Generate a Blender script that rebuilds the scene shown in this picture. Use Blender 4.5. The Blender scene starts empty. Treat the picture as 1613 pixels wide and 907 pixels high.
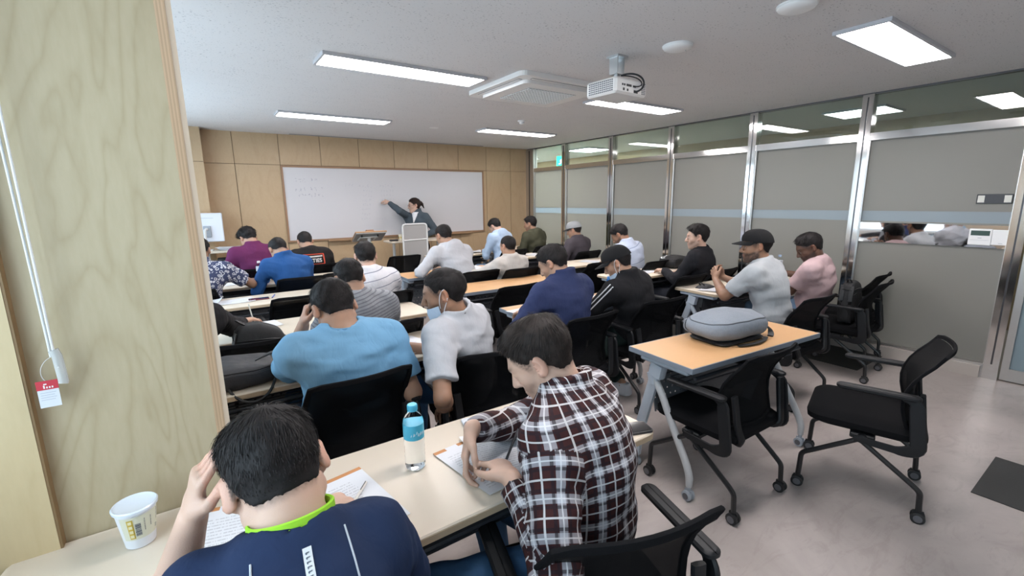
import bpy, bmesh, math, random
import numpy as np
from mathutils import Vector, Matrix
random.seed(7)
RNG = np.random.RandomState(11)
scene = bpy.context.scene
COL = scene.collection

# ------------------------------------------------------------------ camera
cam_data = bpy.data.cameras.new('camera')
cam_data.sensor_width = 36.0
cam_data.lens = 15.983
cam_data.clip_start = 0.05
camera = bpy.data.objects.new('camera', cam_data)
COL.objects.link(camera)
def camera_axes(yaw, pitch, roll):
    cy, sy, cp, sp = math.cos(yaw), math.sin(yaw), math.cos(pitch), math.sin(pitch)
    right = Vector((cy, -sy, 0)); fwd = Vector((sy*cp, cy*cp, -sp)); down = fwd.cross(right)
    r = right*math.cos(roll) + down*math.sin(roll)
    d = down*math.cos(roll) - right*math.sin(roll)
    return r, -d, -fwd
_r, _u, _b = camera_axes(0.601484572, 0.19133711, 0.0137860497)
camera.matrix_world = Matrix(((_r.x, _u.x, _b.x, 0.0), (_r.y, _u.y, _b.y, 0.0), (_r.z, _u.z, _b.z, 1.52), (0, 0, 0, 1)))
scene.camera = camera

# ------------------------------------------------------------------ sky and exposure
world = bpy.data.worlds.new('sky'); scene.world = world; world.use_nodes = True
wn = world.node_tree.nodes; wl = world.node_tree.links
wn['Background'].inputs[0].default_value = (0.74, 0.86, 1.0, 1)
wn['Background'].inputs[1].default_value = 2.9
vs = scene.view_settings
vs.view_transform = 'Standard'; vs.look = 'None'; vs.gamma = 1.0; vs.use_curve_mapping = False
vs.exposure = 1.08
CEILING_PANEL_POWER = 17.0

# daylight through the window openings of the left wall (portals sample the sky)
def sky_portal(y0, y1, z0, z1, x):
    ld = bpy.data.lights.new('window_daylight', 'AREA'); ld.shape = 'RECTANGLE'
    ld.size = z1 - z0; ld.size_y = y1 - y0; ld.cycles.is_portal = True
    o = bpy.data.objects.new('window_daylight', ld); COL.objects.link(o)
    o.location = (x, (y0+y1)/2, (z0+z1)/2); o.rotation_euler = (0, -math.pi/2, 0)
WINDOWS = [(-1.75, -0.35), (-0.15, 1.33), (2.15, 3.85), (4.15, 6.55)]
WIN_Z = (0.80, 2.25)
WALL_L = -0.62
for y0, y1 in WINDOWS:
    sky_portal(y0, y1, WIN_Z[0], WIN_Z[1], WALL_L - 0.16)

# ------------------------------------------------------------------ materials
MATS = {}
def new_mat(name):
    m = bpy.data.materials.new(name); m.use_nodes = True
    return m, m.node_tree.nodes, m.node_tree.links, m.node_tree.nodes['Principled BSDF']
def mat(name, col, rough=0.5, metal=0.0, vary=0.0, vscale=8.0, bump=0.0, bscale=60.0, spec=0.5, coat=0.0, trans=0.0, sheen=0.0):
    if name in MATS: return MATS[name]
    m, n, l, p = new_mat(name)
    p.inputs['Base Color'].default_value = (*col, 1); p.inputs['Roughness'].default_value = rough
    p.inputs['Metallic'].default_value = metal; p.inputs['Specular IOR Level'].default_value = spec
    p.inputs['Coat Weight'].default_value = coat; p.inputs['Transmission Weight'].default_value = trans
    p.inputs['Sheen Weight'].default_value = sheen
    tc = n.new('ShaderNodeTexCoord')
    if vary > 0:
        t = n.new('ShaderNodeTexNoise'); t.inputs['Scale'].default_value = vscale; t.inputs['Detail'].default_value = 5
        mx = n.new('ShaderNodeMix'); mx.data_type = 'RGBA'
        mx.inputs[6].default_value = (*[c*(1-vary) for c in col], 1); mx.inputs[7].default_value = (*[min(1, c*(1+vary)) for c in col], 1)
        l.new(tc.outputs['Object'], t.inputs['Vector']); l.new(t.outputs[0], mx.inputs[0]); l.new(mx.outputs[2], p.inputs['Base Color'])
    if bump > 0:
        t = n.new('ShaderNodeTexNoise'); t.inputs['Scale'].default_value = bscale; t.inputs['Detail'].default_value = 4
        b = n.new('ShaderNodeBump'); b.inputs['Strength'].default_value = bump; b.inputs['Distance'].default_value = 0.01
        l.new(tc.outputs['Object'], t.inputs['Vector']); l.new(t.outputs[0], b.inputs['Height']); l.new(b.outputs[0], p.inputs['Normal'])
    MATS[name] = m
    return m
def emit(name, col, strength):
    m, n, l, p = new_mat(name)
    p.inputs['Base Color'].default_value = (*col, 1)
    p.inputs['Emission Color'].default_value = (*col, 1); p.inputs['Emission Strength'].default_value = strength
    return m
def ramp(n, stops):
    r = n.new('ShaderNodeValToRGB'); e = r.color_ramp.elements
    while len(e) < len(stops): e.new(0.5)
    for q, (pos, c) in zip(e, stops): q.position = pos; q.color = (*c, 1)
    return r
def wood_mat(name, light, dark, scale=(3.0, 3.0, 0.35), rough=0.45, per_object=True, rings=10.0, contrast=1.0, dark2=None):
    """sliced birch: long soft cathedral figure along the local z"""
    m, n, l, p = new_mat(name)
    tc = n.new('ShaderNodeTexCoord'); mp = n.new('ShaderNodeMapping'); mp.inputs['Scale'].default_value = scale
    l.new(tc.outputs['Object'], mp.inputs['Vector'])
    src = mp.outputs[0]
    if per_object:
        oi = n.new('ShaderNodeObjectInfo'); mul = n.new('ShaderNodeMath'); mul.operation = 'MULTIPLY'; mul.inputs[1].default_value = 37.0
        add = n.new('ShaderNodeVectorMath'); add.operation = 'ADD'
        l.new(oi.outputs['Random'], mul.inputs[0]); l.new(src, add.inputs[0]); l.new(mul.outputs[0], add.inputs[1]); src = add.outputs[0]
    n1 = n.new('ShaderNodeTexNoise'); n1.inputs['Scale'].default_value = 1.3; n1.inputs['Detail'].default_value = 3; n1.inputs['Distortion'].default_value = 0.7
    l.new(src, n1.inputs['Vector'])
    mm = n.new('ShaderNodeMath'); mm.operation = 'MULTIPLY'; mm.inputs[1].default_value = rings; l.new(n1.outputs[0], mm.inputs[0])
    fr = n.new('ShaderNodeMath'); fr.operation = 'PINGPONG'; fr.inputs[1].default_value = 0.5; l.new(mm.outputs[0], fr.inputs[0])
    pw = n.new('ShaderNodeMath'); pw.operation = 'POWER'; pw.inputs[1].default_value = 2.9; l.new(fr.outputs[0], pw.inputs[0])
    m8 = n.new('ShaderNodeMath'); m8.operation = 'MULTIPLY'; m8.inputs[1].default_value = 4.5*contrast; l.new(pw.outputs[0], m8.inputs[0])
    n2 = n.new('ShaderNodeTexNoise'); n2.inputs['Scale'].default_value = 40; n2.inputs['Detail'].default_value = 3
    l.new(src, n2.inputs['Vector'])
    ad = n.new('ShaderNodeMath'); ad.operation = 'MULTIPLY_ADD'; ad.inputs[1].default_value = 0.55; l.new(n2.outputs[0], ad.inputs[0]); l.new(m8.outputs[0], ad.inputs[2])
    rp = ramp(n, [(0.15, light), (1.0, dark)]); l.new(ad.outputs[0], rp.inputs[0])
    l.new(rp.outputs[0], p.inputs['Base Color']); p.inputs['Roughness'].default_value = rough
    return m

# ------------------------------------------------------------------ mesh building
class MB:
    """collects shapes and links them as ONE mesh object"""
    def __init__(s): s.v = []; s.f = []; s.mi = []; s.sm = []
    def add(s, verts, faces, m=0, smooth=False):
        o = len(s.v); s.v.extend([tuple(map(float, q)) for q in verts])
        s.f.extend([tuple(i+o for i in f) for f in faces]); s.mi.extend([m]*len(faces)); s.sm.extend([smooth]*len(faces))
        return s
    def box(s, x0, x1, y0, y1, z0, z1, m=0, M=None, c=0.0):
        if c <= 0:
            v = [(x, y, z) for x in (x0, x1) for y in (y0, y1) for z in (z0, z1)]
            f = [(0,1,3,2), (4,6,7,5), (0,4,5,1), (2,3,7,6), (0,2,6,4), (1,5,7,3)]
        else:
            c = min(c, (x1-x0)/2.01, (y1-y0)/2.01, (z1-z0)/2.01)
            v = []; f = []
            X = (x0, x1); Y = (y0, y1); Z = (z0, z1); idx = {}
            for i in (0, 1):
                for j in (0, 1):
                    for k in (0, 1):
                        sx = c*(1-2*i); sy = c*(1-2*j); sz = c*(1-2*k)
                        for a, q in (('x', (X[i], Y[j]+sy, Z[k]+sz)), ('y', (X[i]+sx, Y[j], Z[k]+sz)), ('z', (X[i]+sx, Y[j]+sy, Z[k]))):
                            idx[(i, j, k, a)] = len(v); v.append(q)
            I = idx
            for i in (0, 1):
                q = [I[(i,0,0,'x')], I[(i,1,0,'x')], I[(i,1,1,'x')], I[(i,0,1,'x')]]; f.append(q if i else q[::-1])
                q = [I[(0,i,0,'y')], I[(0,i,1,'y')], I[(1,i,1,'y')], I[(1,i,0,'y')]]; f.append(q if i else q[::-1])
                q = [I[(0,0,i,'z')], I[(1,0,i,'z')], I[(1,1,i,'z')], I[(0,1,i,'z')]]; f.append(q if i else q[::-1])
            for i in (0, 1):
                for j in (0, 1):
                    e = [I[(i,j,0,'x')], I[(i,j,1,'x')], I[(i,j,1,'y')], I[(i,j,0,'y')]]; f.append(e)
                    e = [I[(i,0,j,'x')], I[(i,1,j,'x')], I[(i,1,j,'z')], I[(i,0,j,'z')]]; f.append(e)
                    e = [I[(0,i,j,'y')], I[(1,i,j,'y')], I[(1,i,j,'z')], I[(0,i,j,'z')]]; f.append(e)
                    for k in (0, 1):
                        f.append([I[(i,j,k,'x')], I[(i,j,k,'y')], I[(i,j,k,'z')]])
        if M is not None: v = [tuple(M @ Vector(q)) for q in v]
        return s.add(v, f, m)
    def tube(s, path, r, seg=8, m=0, caps=True, flat=None):
        """round (or flat: (wide, thin, up-hint)) bar along a path; r may be a list"""
        P = [Vector(p) for p in path]; n = len(P); rs = r if isinstance(r, (list, tuple)) else [r]*n
        T = []
        for i in range(n):
            t = (P[min(i+1, n-1)] - P[max(i-1, 0)]); T.append(t.normalized() if t.length > 1e-9 else Vector((0,0,1)))
        up = Vector(flat[2]) if flat else (Vector((0,0,1)) if abs(T[0].z) < 0.9 else Vector((1,0,0)))
        v = []; f = []; a = None
        for i in range(n):
            if a is None or flat: a = (up - T[i]*up.dot(T[i])).normalized()
            else: a = (a - T[i]*a.dot(T[i])).normalized()
            b = T[i].cross(a)
            for k in range(seg):
                g = 2*math.pi*k/seg
                if flat:
                    cx, cy = math.cos(g), math.sin(g); e = 0.5
                    cx = math.copysign(abs(cx)**e, cx); cy = math.copysign(abs(cy)**e, cy)
                    q = P[i] + a*(flat[1]*cx*rs[i]) + b*(flat[0]*cy*rs[i])
                else: q = P[i] + (a*math.cos(g) + b*math.sin(g))*rs[i]
                v.append(tuple(q))
        for i in range(n-1):
            for k in range(seg):
                f.append((i*seg+k, i*seg+(k+1) % seg, (i+1)*seg+(k+1) % seg, (i+1)*seg+k))
        if caps: f.append(tuple(range(seg))[::-1]); f.append(tuple((n-1)*seg+k for k in range(seg)))
        return s.add(v, f, m, True)
    def lathe(s, prof, seg=24, m=0, M=None, smooth=True):
        v = []; f = []; n = len(prof)
        for (r, z) in prof:
            for k in range(seg):
                g = 2*math.pi*k/seg; v.append((r*math.cos(g), r*math.sin(g), z))
        for i in range(n-1):
            for k in range(seg): f.append((i*seg+k, i*seg+(k+1) % seg, (i+1)*seg+(k+1) % seg, (i+1)*seg+k))
        if prof[0][0] > 1e-6: f.append(tuple(range(seg))[::-1])
        if prof[-1][0] > 1e-6: f.append(tuple((n-1)*seg+k for k in range(seg)))
        if M is not None: v = [tuple(M @ Vector(q)) for q in v]
        return s.add(v, f, m, smooth)
    def prism(s, poly, z0, z1, m=0, M=None):
        n = len(poly); v = [(x, y, z0) for x, y in poly] + [(x, y, z1) for x, y in poly]
        f = [tuple(range(n))[::-1], tuple(range(n, 2*n))] + [(i, (i+1) % n, n+(i+1) % n, n+i) for i in range(n)]
        if M is not None: v = [tuple(M @ Vector(q)) for q in v]
        return s.add(v, f, m)
    def grid(s, fn, nu, nv, m=0, thick=0.0, smooth=True):
        """surface fn(a,b), a,b in 0..1; thick gives it a back (offset along the normal)"""
        A = [[Vector(fn(i/nu, j/nv)) for j in range(nv+1)] for i in range(nu+1)]
        v = [tuple(A[i][j]) for i in range(nu+1) for j in range(nv+1)]; W = nv+1
        f = [(i*W+j, (i+1)*W+j, (i+1)*W+j+1, i*W+j+1) for i in range(nu) for j in range(nv)]
        if thick:
            B = []
            for i in range(nu+1):
                for j in range(nv+1):
                    du = A[min(i+1, nu)][j]-A[max(i-1, 0)][j]; dv = A[i][min(j+1, nv)]-A[i][max(j-1, 0)]
                    nn = du.cross(dv); nn = nn.normalized() if nn.length > 1e-12 else Vector((0,0,1))
                    B.append(tuple(A[i][j]-nn*thick))
            o = len(v); v += B; f += [tuple(o+k for k in q[::-1]) for q in list(f)]
            for i in range(nu): f += [(i*W, o+i*W, o+(i+1)*W, (i+1)*W), ((i+1)*W+nv, o+(i+1)*W+nv, o+i*W+nv, i*W+nv)]
            for j in range(nv): f += [(j+1, o+j+1, o+j, j), (nu*W+j, o+nu*W+j, o+nu*W+j+1, nu*W+j+1)]
        return s.add(v, f, m, smooth)
    def build(s, name, mats, parent=None, kind=None, loc=None, rot=None):
        me = bpy.data.meshes.new(name); me.from_pydata(s.v, [], s.f)
        for q in (mats if isinstance(mats, (list, tuple)) else [mats]): me.materials.append(q)
        me.polygons.foreach_set('material_index', s.mi); me.polygons.foreach_set('use_smooth', s.sm); me.update()
        if any(s.sm):
            try: me.set_sharp_from_angle(angle=0.7)
            except Exception: pass
        o = bpy.data.objects.new(name, me); COL.objects.link(o)
        if parent is not None: o.parent = parent
        if kind: o['kind'] = kind
        if loc is not None: o.location = loc
        if rot is not None: o.rotation_euler = rot
        return o
def tag(o, label=None, cat=None, group=None, kind=None):
    if label: o['label'] = label
    if cat: o['category'] = cat
    if group: o['group'] = group
    if kind: o['kind'] = kind
    return o
def thing(name, label, cat, loc=(0, 0, 0), rz=0.0, group=None):
    o = bpy.data.objects.new(name, None); o.empty_display_size = 0.1; COL.objects.link(o)
    o.location = loc; o.rotation_euler = (0, 0, rz)
    return tag(o, label, cat, group)
KIDS = {}
def copy_tree(o, parent=None):
    c = o.copy(); COL.objects.link(c)
    if parent is not None: c.parent = parent
    for ch in list(o.children): copy_tree(ch, c)
    return c
def rounded_rect(x0, x1, y0, y1, r, n=5):
    P = []
    for cx, cy, a0 in ((x1-r, y1-r, 0), (x0+r, y1-r, 90), (x0+r, y0+r, 180), (x1-r, y0+r, 270)):
        for i in range(n+1):
            a = math.radians(a0+90*i/n); P.append((cx+r*math.cos(a), cy+r*math.sin(a)))
    return P
def bez(pts, n=12):
    P = [np.array(p, float) for p in pts]; out = []
    for i in range(n+1):
        t = i/n; Q = P[:]
        while len(Q) > 1: Q = [Q[k]*(1-t)+Q[k+1]*t for k in range(len(Q)-1)]
        out.append(tuple(Q[0]))
    return out
def corner_path(pts, r=0.03, n=4):
    """polyline with rounded corners"""
    P = [Vector(p) for p in pts]; out = [tuple(P[0])]
    for i in range(1, len(P)-1):
        a = (P[i-1]-P[i]); b = (P[i+1]-P[i]); ra = min(r, a.length*0.45, b.length*0.45)
        A = P[i]+a.normalized()*ra; B = P[i]+b.normalized()*ra
        for k in range(n+1):
            t = k/n; out.append(tuple(A*(1-t)**2 + P[i]*2*t*(1-t) + B*t*t))
    out.append(tuple(P[-1])); return out

# ================================================================== THE ROOM
CEIL = 2.45; WALL_R = 5.32; FRONT = 7.19; BACK = -2.0
birch_pale = wood_mat('birch_ply_pale', (0.46, 0.39, 0.26), (0.37, 0.30, 0.18), scale=(2.6, 2.6, 0.55), rings=11, contrast=0.75, per_object=False)
birch_warm = wood_mat('birch_ply_warm', (0.50, 0.36, 0.22), (0.42, 0.29, 0.165), scale=(2.2, 2.2, 0.8), rings=6, contrast=0.4)
ply_edge_light = mat('ply_edge_light', (0.55, 0.43, 0.29), 0.6)
ply_edge_dark = mat('ply_edge_dark', (0.46, 0.36, 0.24), 0.7)
groove_dark = mat('groove_shadow_gap', (0.16, 0.10, 0.06), 0.8)
plaster = mat('painted_plaster', (0.70, 0.68, 0.64), 0.8, vary=0.03)
steel = mat('polished_steel', (0.72, 0.71, 0.70), 0.10, metal=1.0)
steel_brushed = mat('brushed_steel', (0.62, 0.60, 0.58), 0.32, metal=1.0, bump=0.05, bscale=200)
white_plastic = mat('white_plastic', (0.78, 0.78, 0.78), 0.4)
grey_plastic = mat('grey_plastic', (0.33, 0.36, 0.40), 0.45)
dark_plastic = mat('dark_plastic', (0.02, 0.021, 0.024), 0.5)
black_rubber = mat('black_rubber', (0.012, 0.012, 0.013), 0.6)

def floor_mat():
    m, n, l, p = new_mat('marbled_vinyl_floor')
    tc = n.new('ShaderNodeTexCoord')
    a = n.new('ShaderNodeTexNoise'); a.inputs['Scale'].default_value = 1.7; a.inputs['Detail'].default_value = 8; a.inputs['Roughness'].default_value = 0.62; a.inputs['Distortion'].default_value = 0.8
    mp = n.new('ShaderNodeMapping'); mp.inputs['Rotation'].default_value = (0, 0, 0.5); mp.inputs['Scale'].default_value = (1.0, 3.2, 1)
    b = n.new('ShaderNodeTexNoise'); b.inputs['Scale'].default_value = 3.2; b.inputs['Detail'].default_value = 9; b.inputs['Roughness'].default_value = 0.7; b.inputs['Distortion'].default_value = 1.6
    l.new(tc.outputs['Object'], a.inputs['Vector']); l.new(tc.outputs['Object'], mp.inputs['Vector']); l.new(mp.outputs[0], b.inputs['Vector'])
    r1 = ramp(n, [(0.32, (0.32, 0.28, 0.265)), (0.62, (0.42, 0.372, 0.352))]); l.new(a.outputs[0], r1.inputs[0])
    r2 = ramp(n, [(0.38, (0.82, 0.80, 0.79)), (0.48, (1, 1, 1)), (0.60, (1, 1, 1)), (0.75, (1.0, 0.99, 0.98))]); l.new(b.outputs[0], r2.inputs[0])
    mx = n.new('ShaderNodeMix'); mx.data_type = 'RGBA'; mx.blend_type = 'MULTIPLY'; mx.inputs[0].default_value = 0.5
    l.new(r1.outputs[0], mx.inputs[6]); l.new(r2.outputs[0], mx.inputs[7]); l.new(mx.outputs[2], p.inputs['Base Color'])
    p.inputs['Roughness'].default_value = 0.34; p.inputs['Specular IOR Level'].default_value = 0.4
    return m
def ceiling_mat():
    m, n, l, p = new_mat('fissured_acoustic_ceiling')
    tc = n.new('ShaderNodeTexCoord')
    mp = n.new('ShaderNodeMapping'); mp.inputs['Scale'].default_value = (1.0, 1.7, 1.0); l.new(tc.outputs['Object'], mp.inputs['Vector'])
    a = n.new('ShaderNodeTexNoise'); a.inputs['Scale'].default_value = 62; a.inputs['Detail'].default_value = 4; a.inputs['Roughness'].default_value = 0.62
    b = n.new('ShaderNodeTexNoise'); b.inputs['Scale'].default_value = 5; b.inputs['Detail'].default_value = 3
    l.new(mp.outputs[0], a.inputs['Vector']); l.new(mp.outputs[0], b.inputs['Vector'])
    ad = n.new('ShaderNodeMath'); ad.operation = 'MULTIPLY_ADD'; ad.inputs[1].default_value = 0.16; l.new(b.outputs[0], ad.inputs[0]); l.new(a.outputs[0], ad.inputs[2])
    r = ramp(n, [(0.415, (0.30, 0.30, 0.31)), (0.462, (0.66, 0.65, 0.655))]); l.new(ad.outputs[0], r.inputs[0])
    l.new(r.outputs[0], p.inputs['Base Color']); p.inputs['Roughness'].default_value = 0.85
    bp = n.new('ShaderNodeBump'); bp.inputs['Strength'].default_value = 0.35; bp.inputs['Distance'].default_value = 0.004
    l.new(r.outputs[0], bp.inputs['Height']); l.new(bp.outputs[0], p.inputs['Normal'])
    return m
floor = MB().box(WALL_L, WALL_R+0.06, BACK, FRONT+0.02, -0.05, 0.0).build('floor', floor_mat(), kind='structure')
black_tile = mat('black_floor_tile', (0.028, 0.027, 0.026), 0.55, bump=0.15, bscale=220)
def floor_tile(cx, cy, rz, s=0.5, sy=None):
    sy = sy or s
    M = Matrix.Translation((cx, cy, 0)) @ Matrix.Rotation(rz, 4, 'Z')
    o = MB().box(-s/2, s/2, -sy/2, sy/2, 0.0002, 0.004, M=M).build('black_tile', black_tile, floor)
floor_tile(3.42, 0.08, 0.0, 0.56, 0.64); floor_tile(4.95, 1.72, 0.0, 0.6, 0.62)
ceiling = MB().box(WALL_L, WALL_R+0.06, BACK, FRONT+0.02, CEIL, CEIL+0.05).build('ceiling', ceiling_mat(), kind='structure')
MB().box(1.2, 4.3, 7.085, 7.125, CEIL-0.004, CEIL+0.001).build('linear_air_slot', mat('slot_grey', (0.22, 0.22, 0.23), 0.6), ceiling)

# front wall: birch panels with narrow gaps, on a dark backing
wall_front = MB().box(WALL_L, WALL_R+0.06, FRONT, FRONT+0.1, 0, CEIL).build('wall_front', groove_dark, kind='structure')
gx = [-0.05, 0.515, 1.06, 1.60, 2.15, 2.70, 3.27, 3.84, 4.40, 4.925, WALL_R+0.03]
for i in range(len(gx)-1):
    for z0, z1 in ((0.08, 2.036), (2.042, CEIL)):
        MB().box(gx[i]+0.0035, gx[i+1]-0.0035, FRONT-0.014, FRONT, z0, z1).build('wood_panel', birch_warm, wall_front)
MB().box(-0.05, WALL_R, FRONT-0.02, FRONT, 0, 0.08).build('baseboard_front', mat('baseboard_grey', (0.30, 0.28, 0.26), 0.5), kind='structure')
cp = MB().box(WALL_L, 0.165, 6.98, FRONT, 0, CEIL).build('wall_front_left_pier', groove_dark, kind='structure')
for z0, z1 in ((0.0, 2.036), (2.042, CEIL)):
    MB().box(WALL_L, 0.171, 6.97, FRONT-0.02, z0, z1).build('wood_panel', birch_warm, cp)

# left wall with its windows and the birch clad pier close to the camera
frame_white = mat('window_frame_white', (0.75, 0.75, 0.75), 0.4)
def schlick(n, l, f0, k=1.0):
    g = n.new('ShaderNodeNewGeometry'); d = n.new('ShaderNodeVectorMath'); d.operation = 'DOT_PRODUCT'
    l.new(g.outputs['Normal'], d.inputs[0]); l.new(g.outputs['Incoming'], d.inputs[1])
    a = n.new('ShaderNodeMath'); a.operation = 'ABSOLUTE'; l.new(d.outputs['Value'], a.inputs[0])
    o = n.new('ShaderNodeMath'); o.operation = 'SUBTRACT'; o.inputs[0].default_value = 1.0; l.new(a.outputs[0], o.inputs[1])
    p = n.new('ShaderNodeMath'); p.operation = 'POWER'; p.inputs[1].default_value = 5.0; l.new(o.outputs[0], p.inputs[0])
    m = n.new('ShaderNodeMath'); m.operation = 'MULTIPLY_ADD'; m.inputs[1].default_value = (1-f0)*k; m.inputs[2].default_value = f0; l.new(p.outputs[0], m.inputs[0])
    return m
def pane_mat():
    m, n, l, p = new_mat('window_glass'); n.remove(p); out = n['Material Output']
    t = n.new('ShaderNodeBsdfTransparent'); t.inputs[0].default_value = (0.93, 0.97, 0.97, 1)
    g = n.new('ShaderNodeBsdfGlossy'); g.inputs['Roughness'].default_value = 0.02
    f = schlick(n, l, 0.04)
    mx = n.new('ShaderNodeMixShader'); l.new(f.outputs[0], mx.inputs[0]); l.new(t.outputs[0], mx.inputs[1]); l.new(g.outputs[0], mx.inputs[2]); l.new(mx.outputs[0], out.inputs[0])
    return m
window_glass = pane_mat()
wall_left = MB().box(WALL_L-0.15, WALL_L, BACK, FRONT+0.1, 0, WIN_Z[0]).box(WALL_L-0.15, WALL_L, BACK, FRONT+0.1, WIN_Z[1], CEIL)
ys = [BACK] + [q for w in WINDOWS for q in w] + [FRONT+0.1]
for i in range(0, len(ys), 2): wall_left.box(WALL_L-0.15, WALL_L, ys[i], ys[i+1], WIN_Z[0], WIN_Z[1])
wall_left = wall_left.build('wall_left', plaster, kind='structure')
for k, (y0, y1) in enumerate(WINDOWS):
    w = MB()
    for a, b, c, d in ((y0, y1, WIN_Z[0], WIN_Z[0]+0.05), (y0, y1, WIN_Z[1]-0.05, WIN_Z[1]), (y0, y0+0.05, WIN_Z[0], WIN_Z[1]), (y1-0.05, y1, WIN_Z[0], WIN_Z[1]), ((y0+y1)/2-0.03, (y0+y1)/2+0.03, WIN_Z[0], WIN_Z[1])):
        w.box(WALL_L-0.12, WALL_L-0.06, a, b, c, d)
    w = w.build('window_%d' % (k+1), frame_white, kind='structure')
    MB().box(WALL_L-0.095, WALL_L-0.088, y0+0.04, y1-0.04, WIN_Z[0]+0.04, WIN_Z[1]-0.04).build('pane', window_glass, w)
pier = MB().box(WALL_L, 0.013, 1.439, 2.02, 0, CEIL).build('wall_left_pier', mat('pier_side_birch', (0.62, 0.50, 0.38), 0.55, vary=0.05, vscale=4), kind='structure')
MB().box(-0.36, -0.020, 1.42, 1.438, 0, CEIL).build('wood_panel', birch_pale, pier)
pe = MB()
for i in range(6):      # the plies seen on the mitred edge of the sheet
    a, b = i/6, (i+1)/6
    x0, x1 = -0.020+0.0205*a, -0.020+0.0205*b; y0, y1 = 1.42+0.0175*a, 1.42+0.0175*b
    pe.add([(x0, y0, 0), (x1, y1, 0), (x1, y1, CEIL), (x0, y0, CEIL), (x0, 1.438, 0), (x1, 1.4385, 0), (x1, 1.4385, CEIL), (x0, 1.438, CEIL)],
           [(0, 1, 2, 3), (5, 4, 7, 6), (1, 5, 6, 2), (4, 0, 3, 7), (3, 2, 6, 7), (4, 5, 1, 0)], i % 2)
pe.build('ply_edge', [ply_edge_light, ply_edge_dark], pier)
birch_side = wood_mat('birch_ply_side', (0.56, 0.45, 0.27), (0.47, 0.36, 0.20), scale=(2.4, 2.4, 0.5), rings=7, contrast=0.4, per_object=False)
MB().box(WALL_L, -0.356, 1.392, 1.438, 0, CEIL).build('wood_panel', birch_side, pier)
MB().box(-0.356, -0.351, 1.393, 1.4198, 0, CEIL).build('ply_edge', mat('ply_edge_brown', (0.20, 0.125, 0.055), 0.6), pier)
MB().box(WALL_L, WALL_R+0.06, BACK-0.1, BACK, 0, CEIL).build('wall_back', plaster, kind='structure')

# right wall: steel posts, frosted panes with a clear band, clear transom lights
def frosted(name, col):
    m, n, l, p = new_mat(name); out = n['Material Output']
    p.inputs['Base Color'].default_value = (*col, 1); p.inputs['Roughness'].default_value = 0.28; p.inputs['Specular IOR Level'].default_value = 0.35
    t = n.new('ShaderNodeBsdfTranslucent'); t.inputs[0].default_value = (col[0]*1.5, col[1]*1.5, col[2]*1.5, 1)
    mx = n.new('ShaderNodeMixShader'); mx.inputs[0].default_value = 0.45
    l.new(p.outputs[0], mx.inputs[1]); l.new(t.outputs[0], mx.inputs[2]); l.new(mx.outputs[0], out.inputs[0])
    return m
frost = frosted('frosted_film_glass', (0.36, 0.355, 0.33))
band_glass = frosted('band_glass', (0.40, 0.46, 0.50))
def clear_mat():
    m, n, l, p = new_mat('transom_glass'); n.remove(p); out = n['Material Output']
    t = n.new('ShaderNodeBsdfTransparent'); t.inputs[0].default_value = (0.80, 0.86, 0.84, 1)
    g = n.new('ShaderNodeBsdfGlossy'); g.inputs['Roughness'].default_value = 0.015
    f = schlick(n, l, 0.10)
    mx = n.new('ShaderNodeMixShader'); l.new(f.outputs[0], mx.inputs[0]); l.new(t.outputs[0], mx.inputs[1]); l.new(g.outputs[0], mx.inputs[2]); l.new(mx.outputs[0], out.inputs[0])
    return m
transom_glass = clear_mat()
steel_mirror = mat('mirror_steel', (0.66, 0.66, 0.67), 0.03, metal=1.0)
posts = [0.70, 1.80, 2.865, 3.95, 5.02, 6.10, 7.07]
wall_right = MB().box(WALL_R-0.03, WALL_R+0.06, 0.72, FRONT, 0, 0.12).box(WALL_R-0.005, WALL_R+0.06, BACK, FRONT, CEIL-0.014, CEIL, m=1)
wall_right = wall_right.build('wall_right', [steel_brushed, mat('channel_dark', (0.10, 0.10, 0.105), 0.4, metal=0.5)], kind='structure')
for i, y in enumerate(posts):
    hw = 0.045 if i < 6 else 0.12
    MB().box(WALL_R-0.035, WALL_R+0.06, y-hw, y+hw, 0, CEIL-0.0145).build('steel_post', steel if i < 6 else steel_brushed, wall_right)
    MB().box(WALL_R-0.039, WALL_R-0.0355, y-hw*0.12, y+hw*0.12, 0.13, CEIL-0.04).build('post_reveal', mat('reveal_dark', (0.08, 0.08, 0.085), 0.3, metal=0.6), wall_right)
edges = []
for i in range(len(posts)-1): edges.append((posts[i]+0.045, posts[i+1]-(0.045 if i < 5 else 0.12)))
for i, (a, b) in enumerate(edges):
    MB().box(WALL_R-0.03, WALL_R+0.05, a, b, 2.022, 2.088).build('transom_rail', steel, wall_right)
    MB().box(WALL_R+0.015, WALL_R+0.023, a, b, 2.088, CEIL-0.014).build('transom_pane', transom_glass, wall_right)
    lo = 0.12
    MB().box(WALL_R+0.012, WALL_R+0.022, a, b, lo, 1.277).build('frosted_pane', frost, wall_right)
    MB().box(WALL_R+0.012, WALL_R+0.022, a, b, 1.277, 1.372).build('clear_band', band_glass, wall_right)
    MB().box(WALL_R+0.012, WALL_R+0.022, a, b, 1.372, 2.022).build('frosted_pane', frost, wall_right)
    for q in (a+0.004, b-0.004):
        MB().box(WALL_R-0.012, WALL_R+0.012, q-0.004, q+0.004, 0.12, 2.022).build('glazing_bead', steel_brushed, wall_right)
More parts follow.
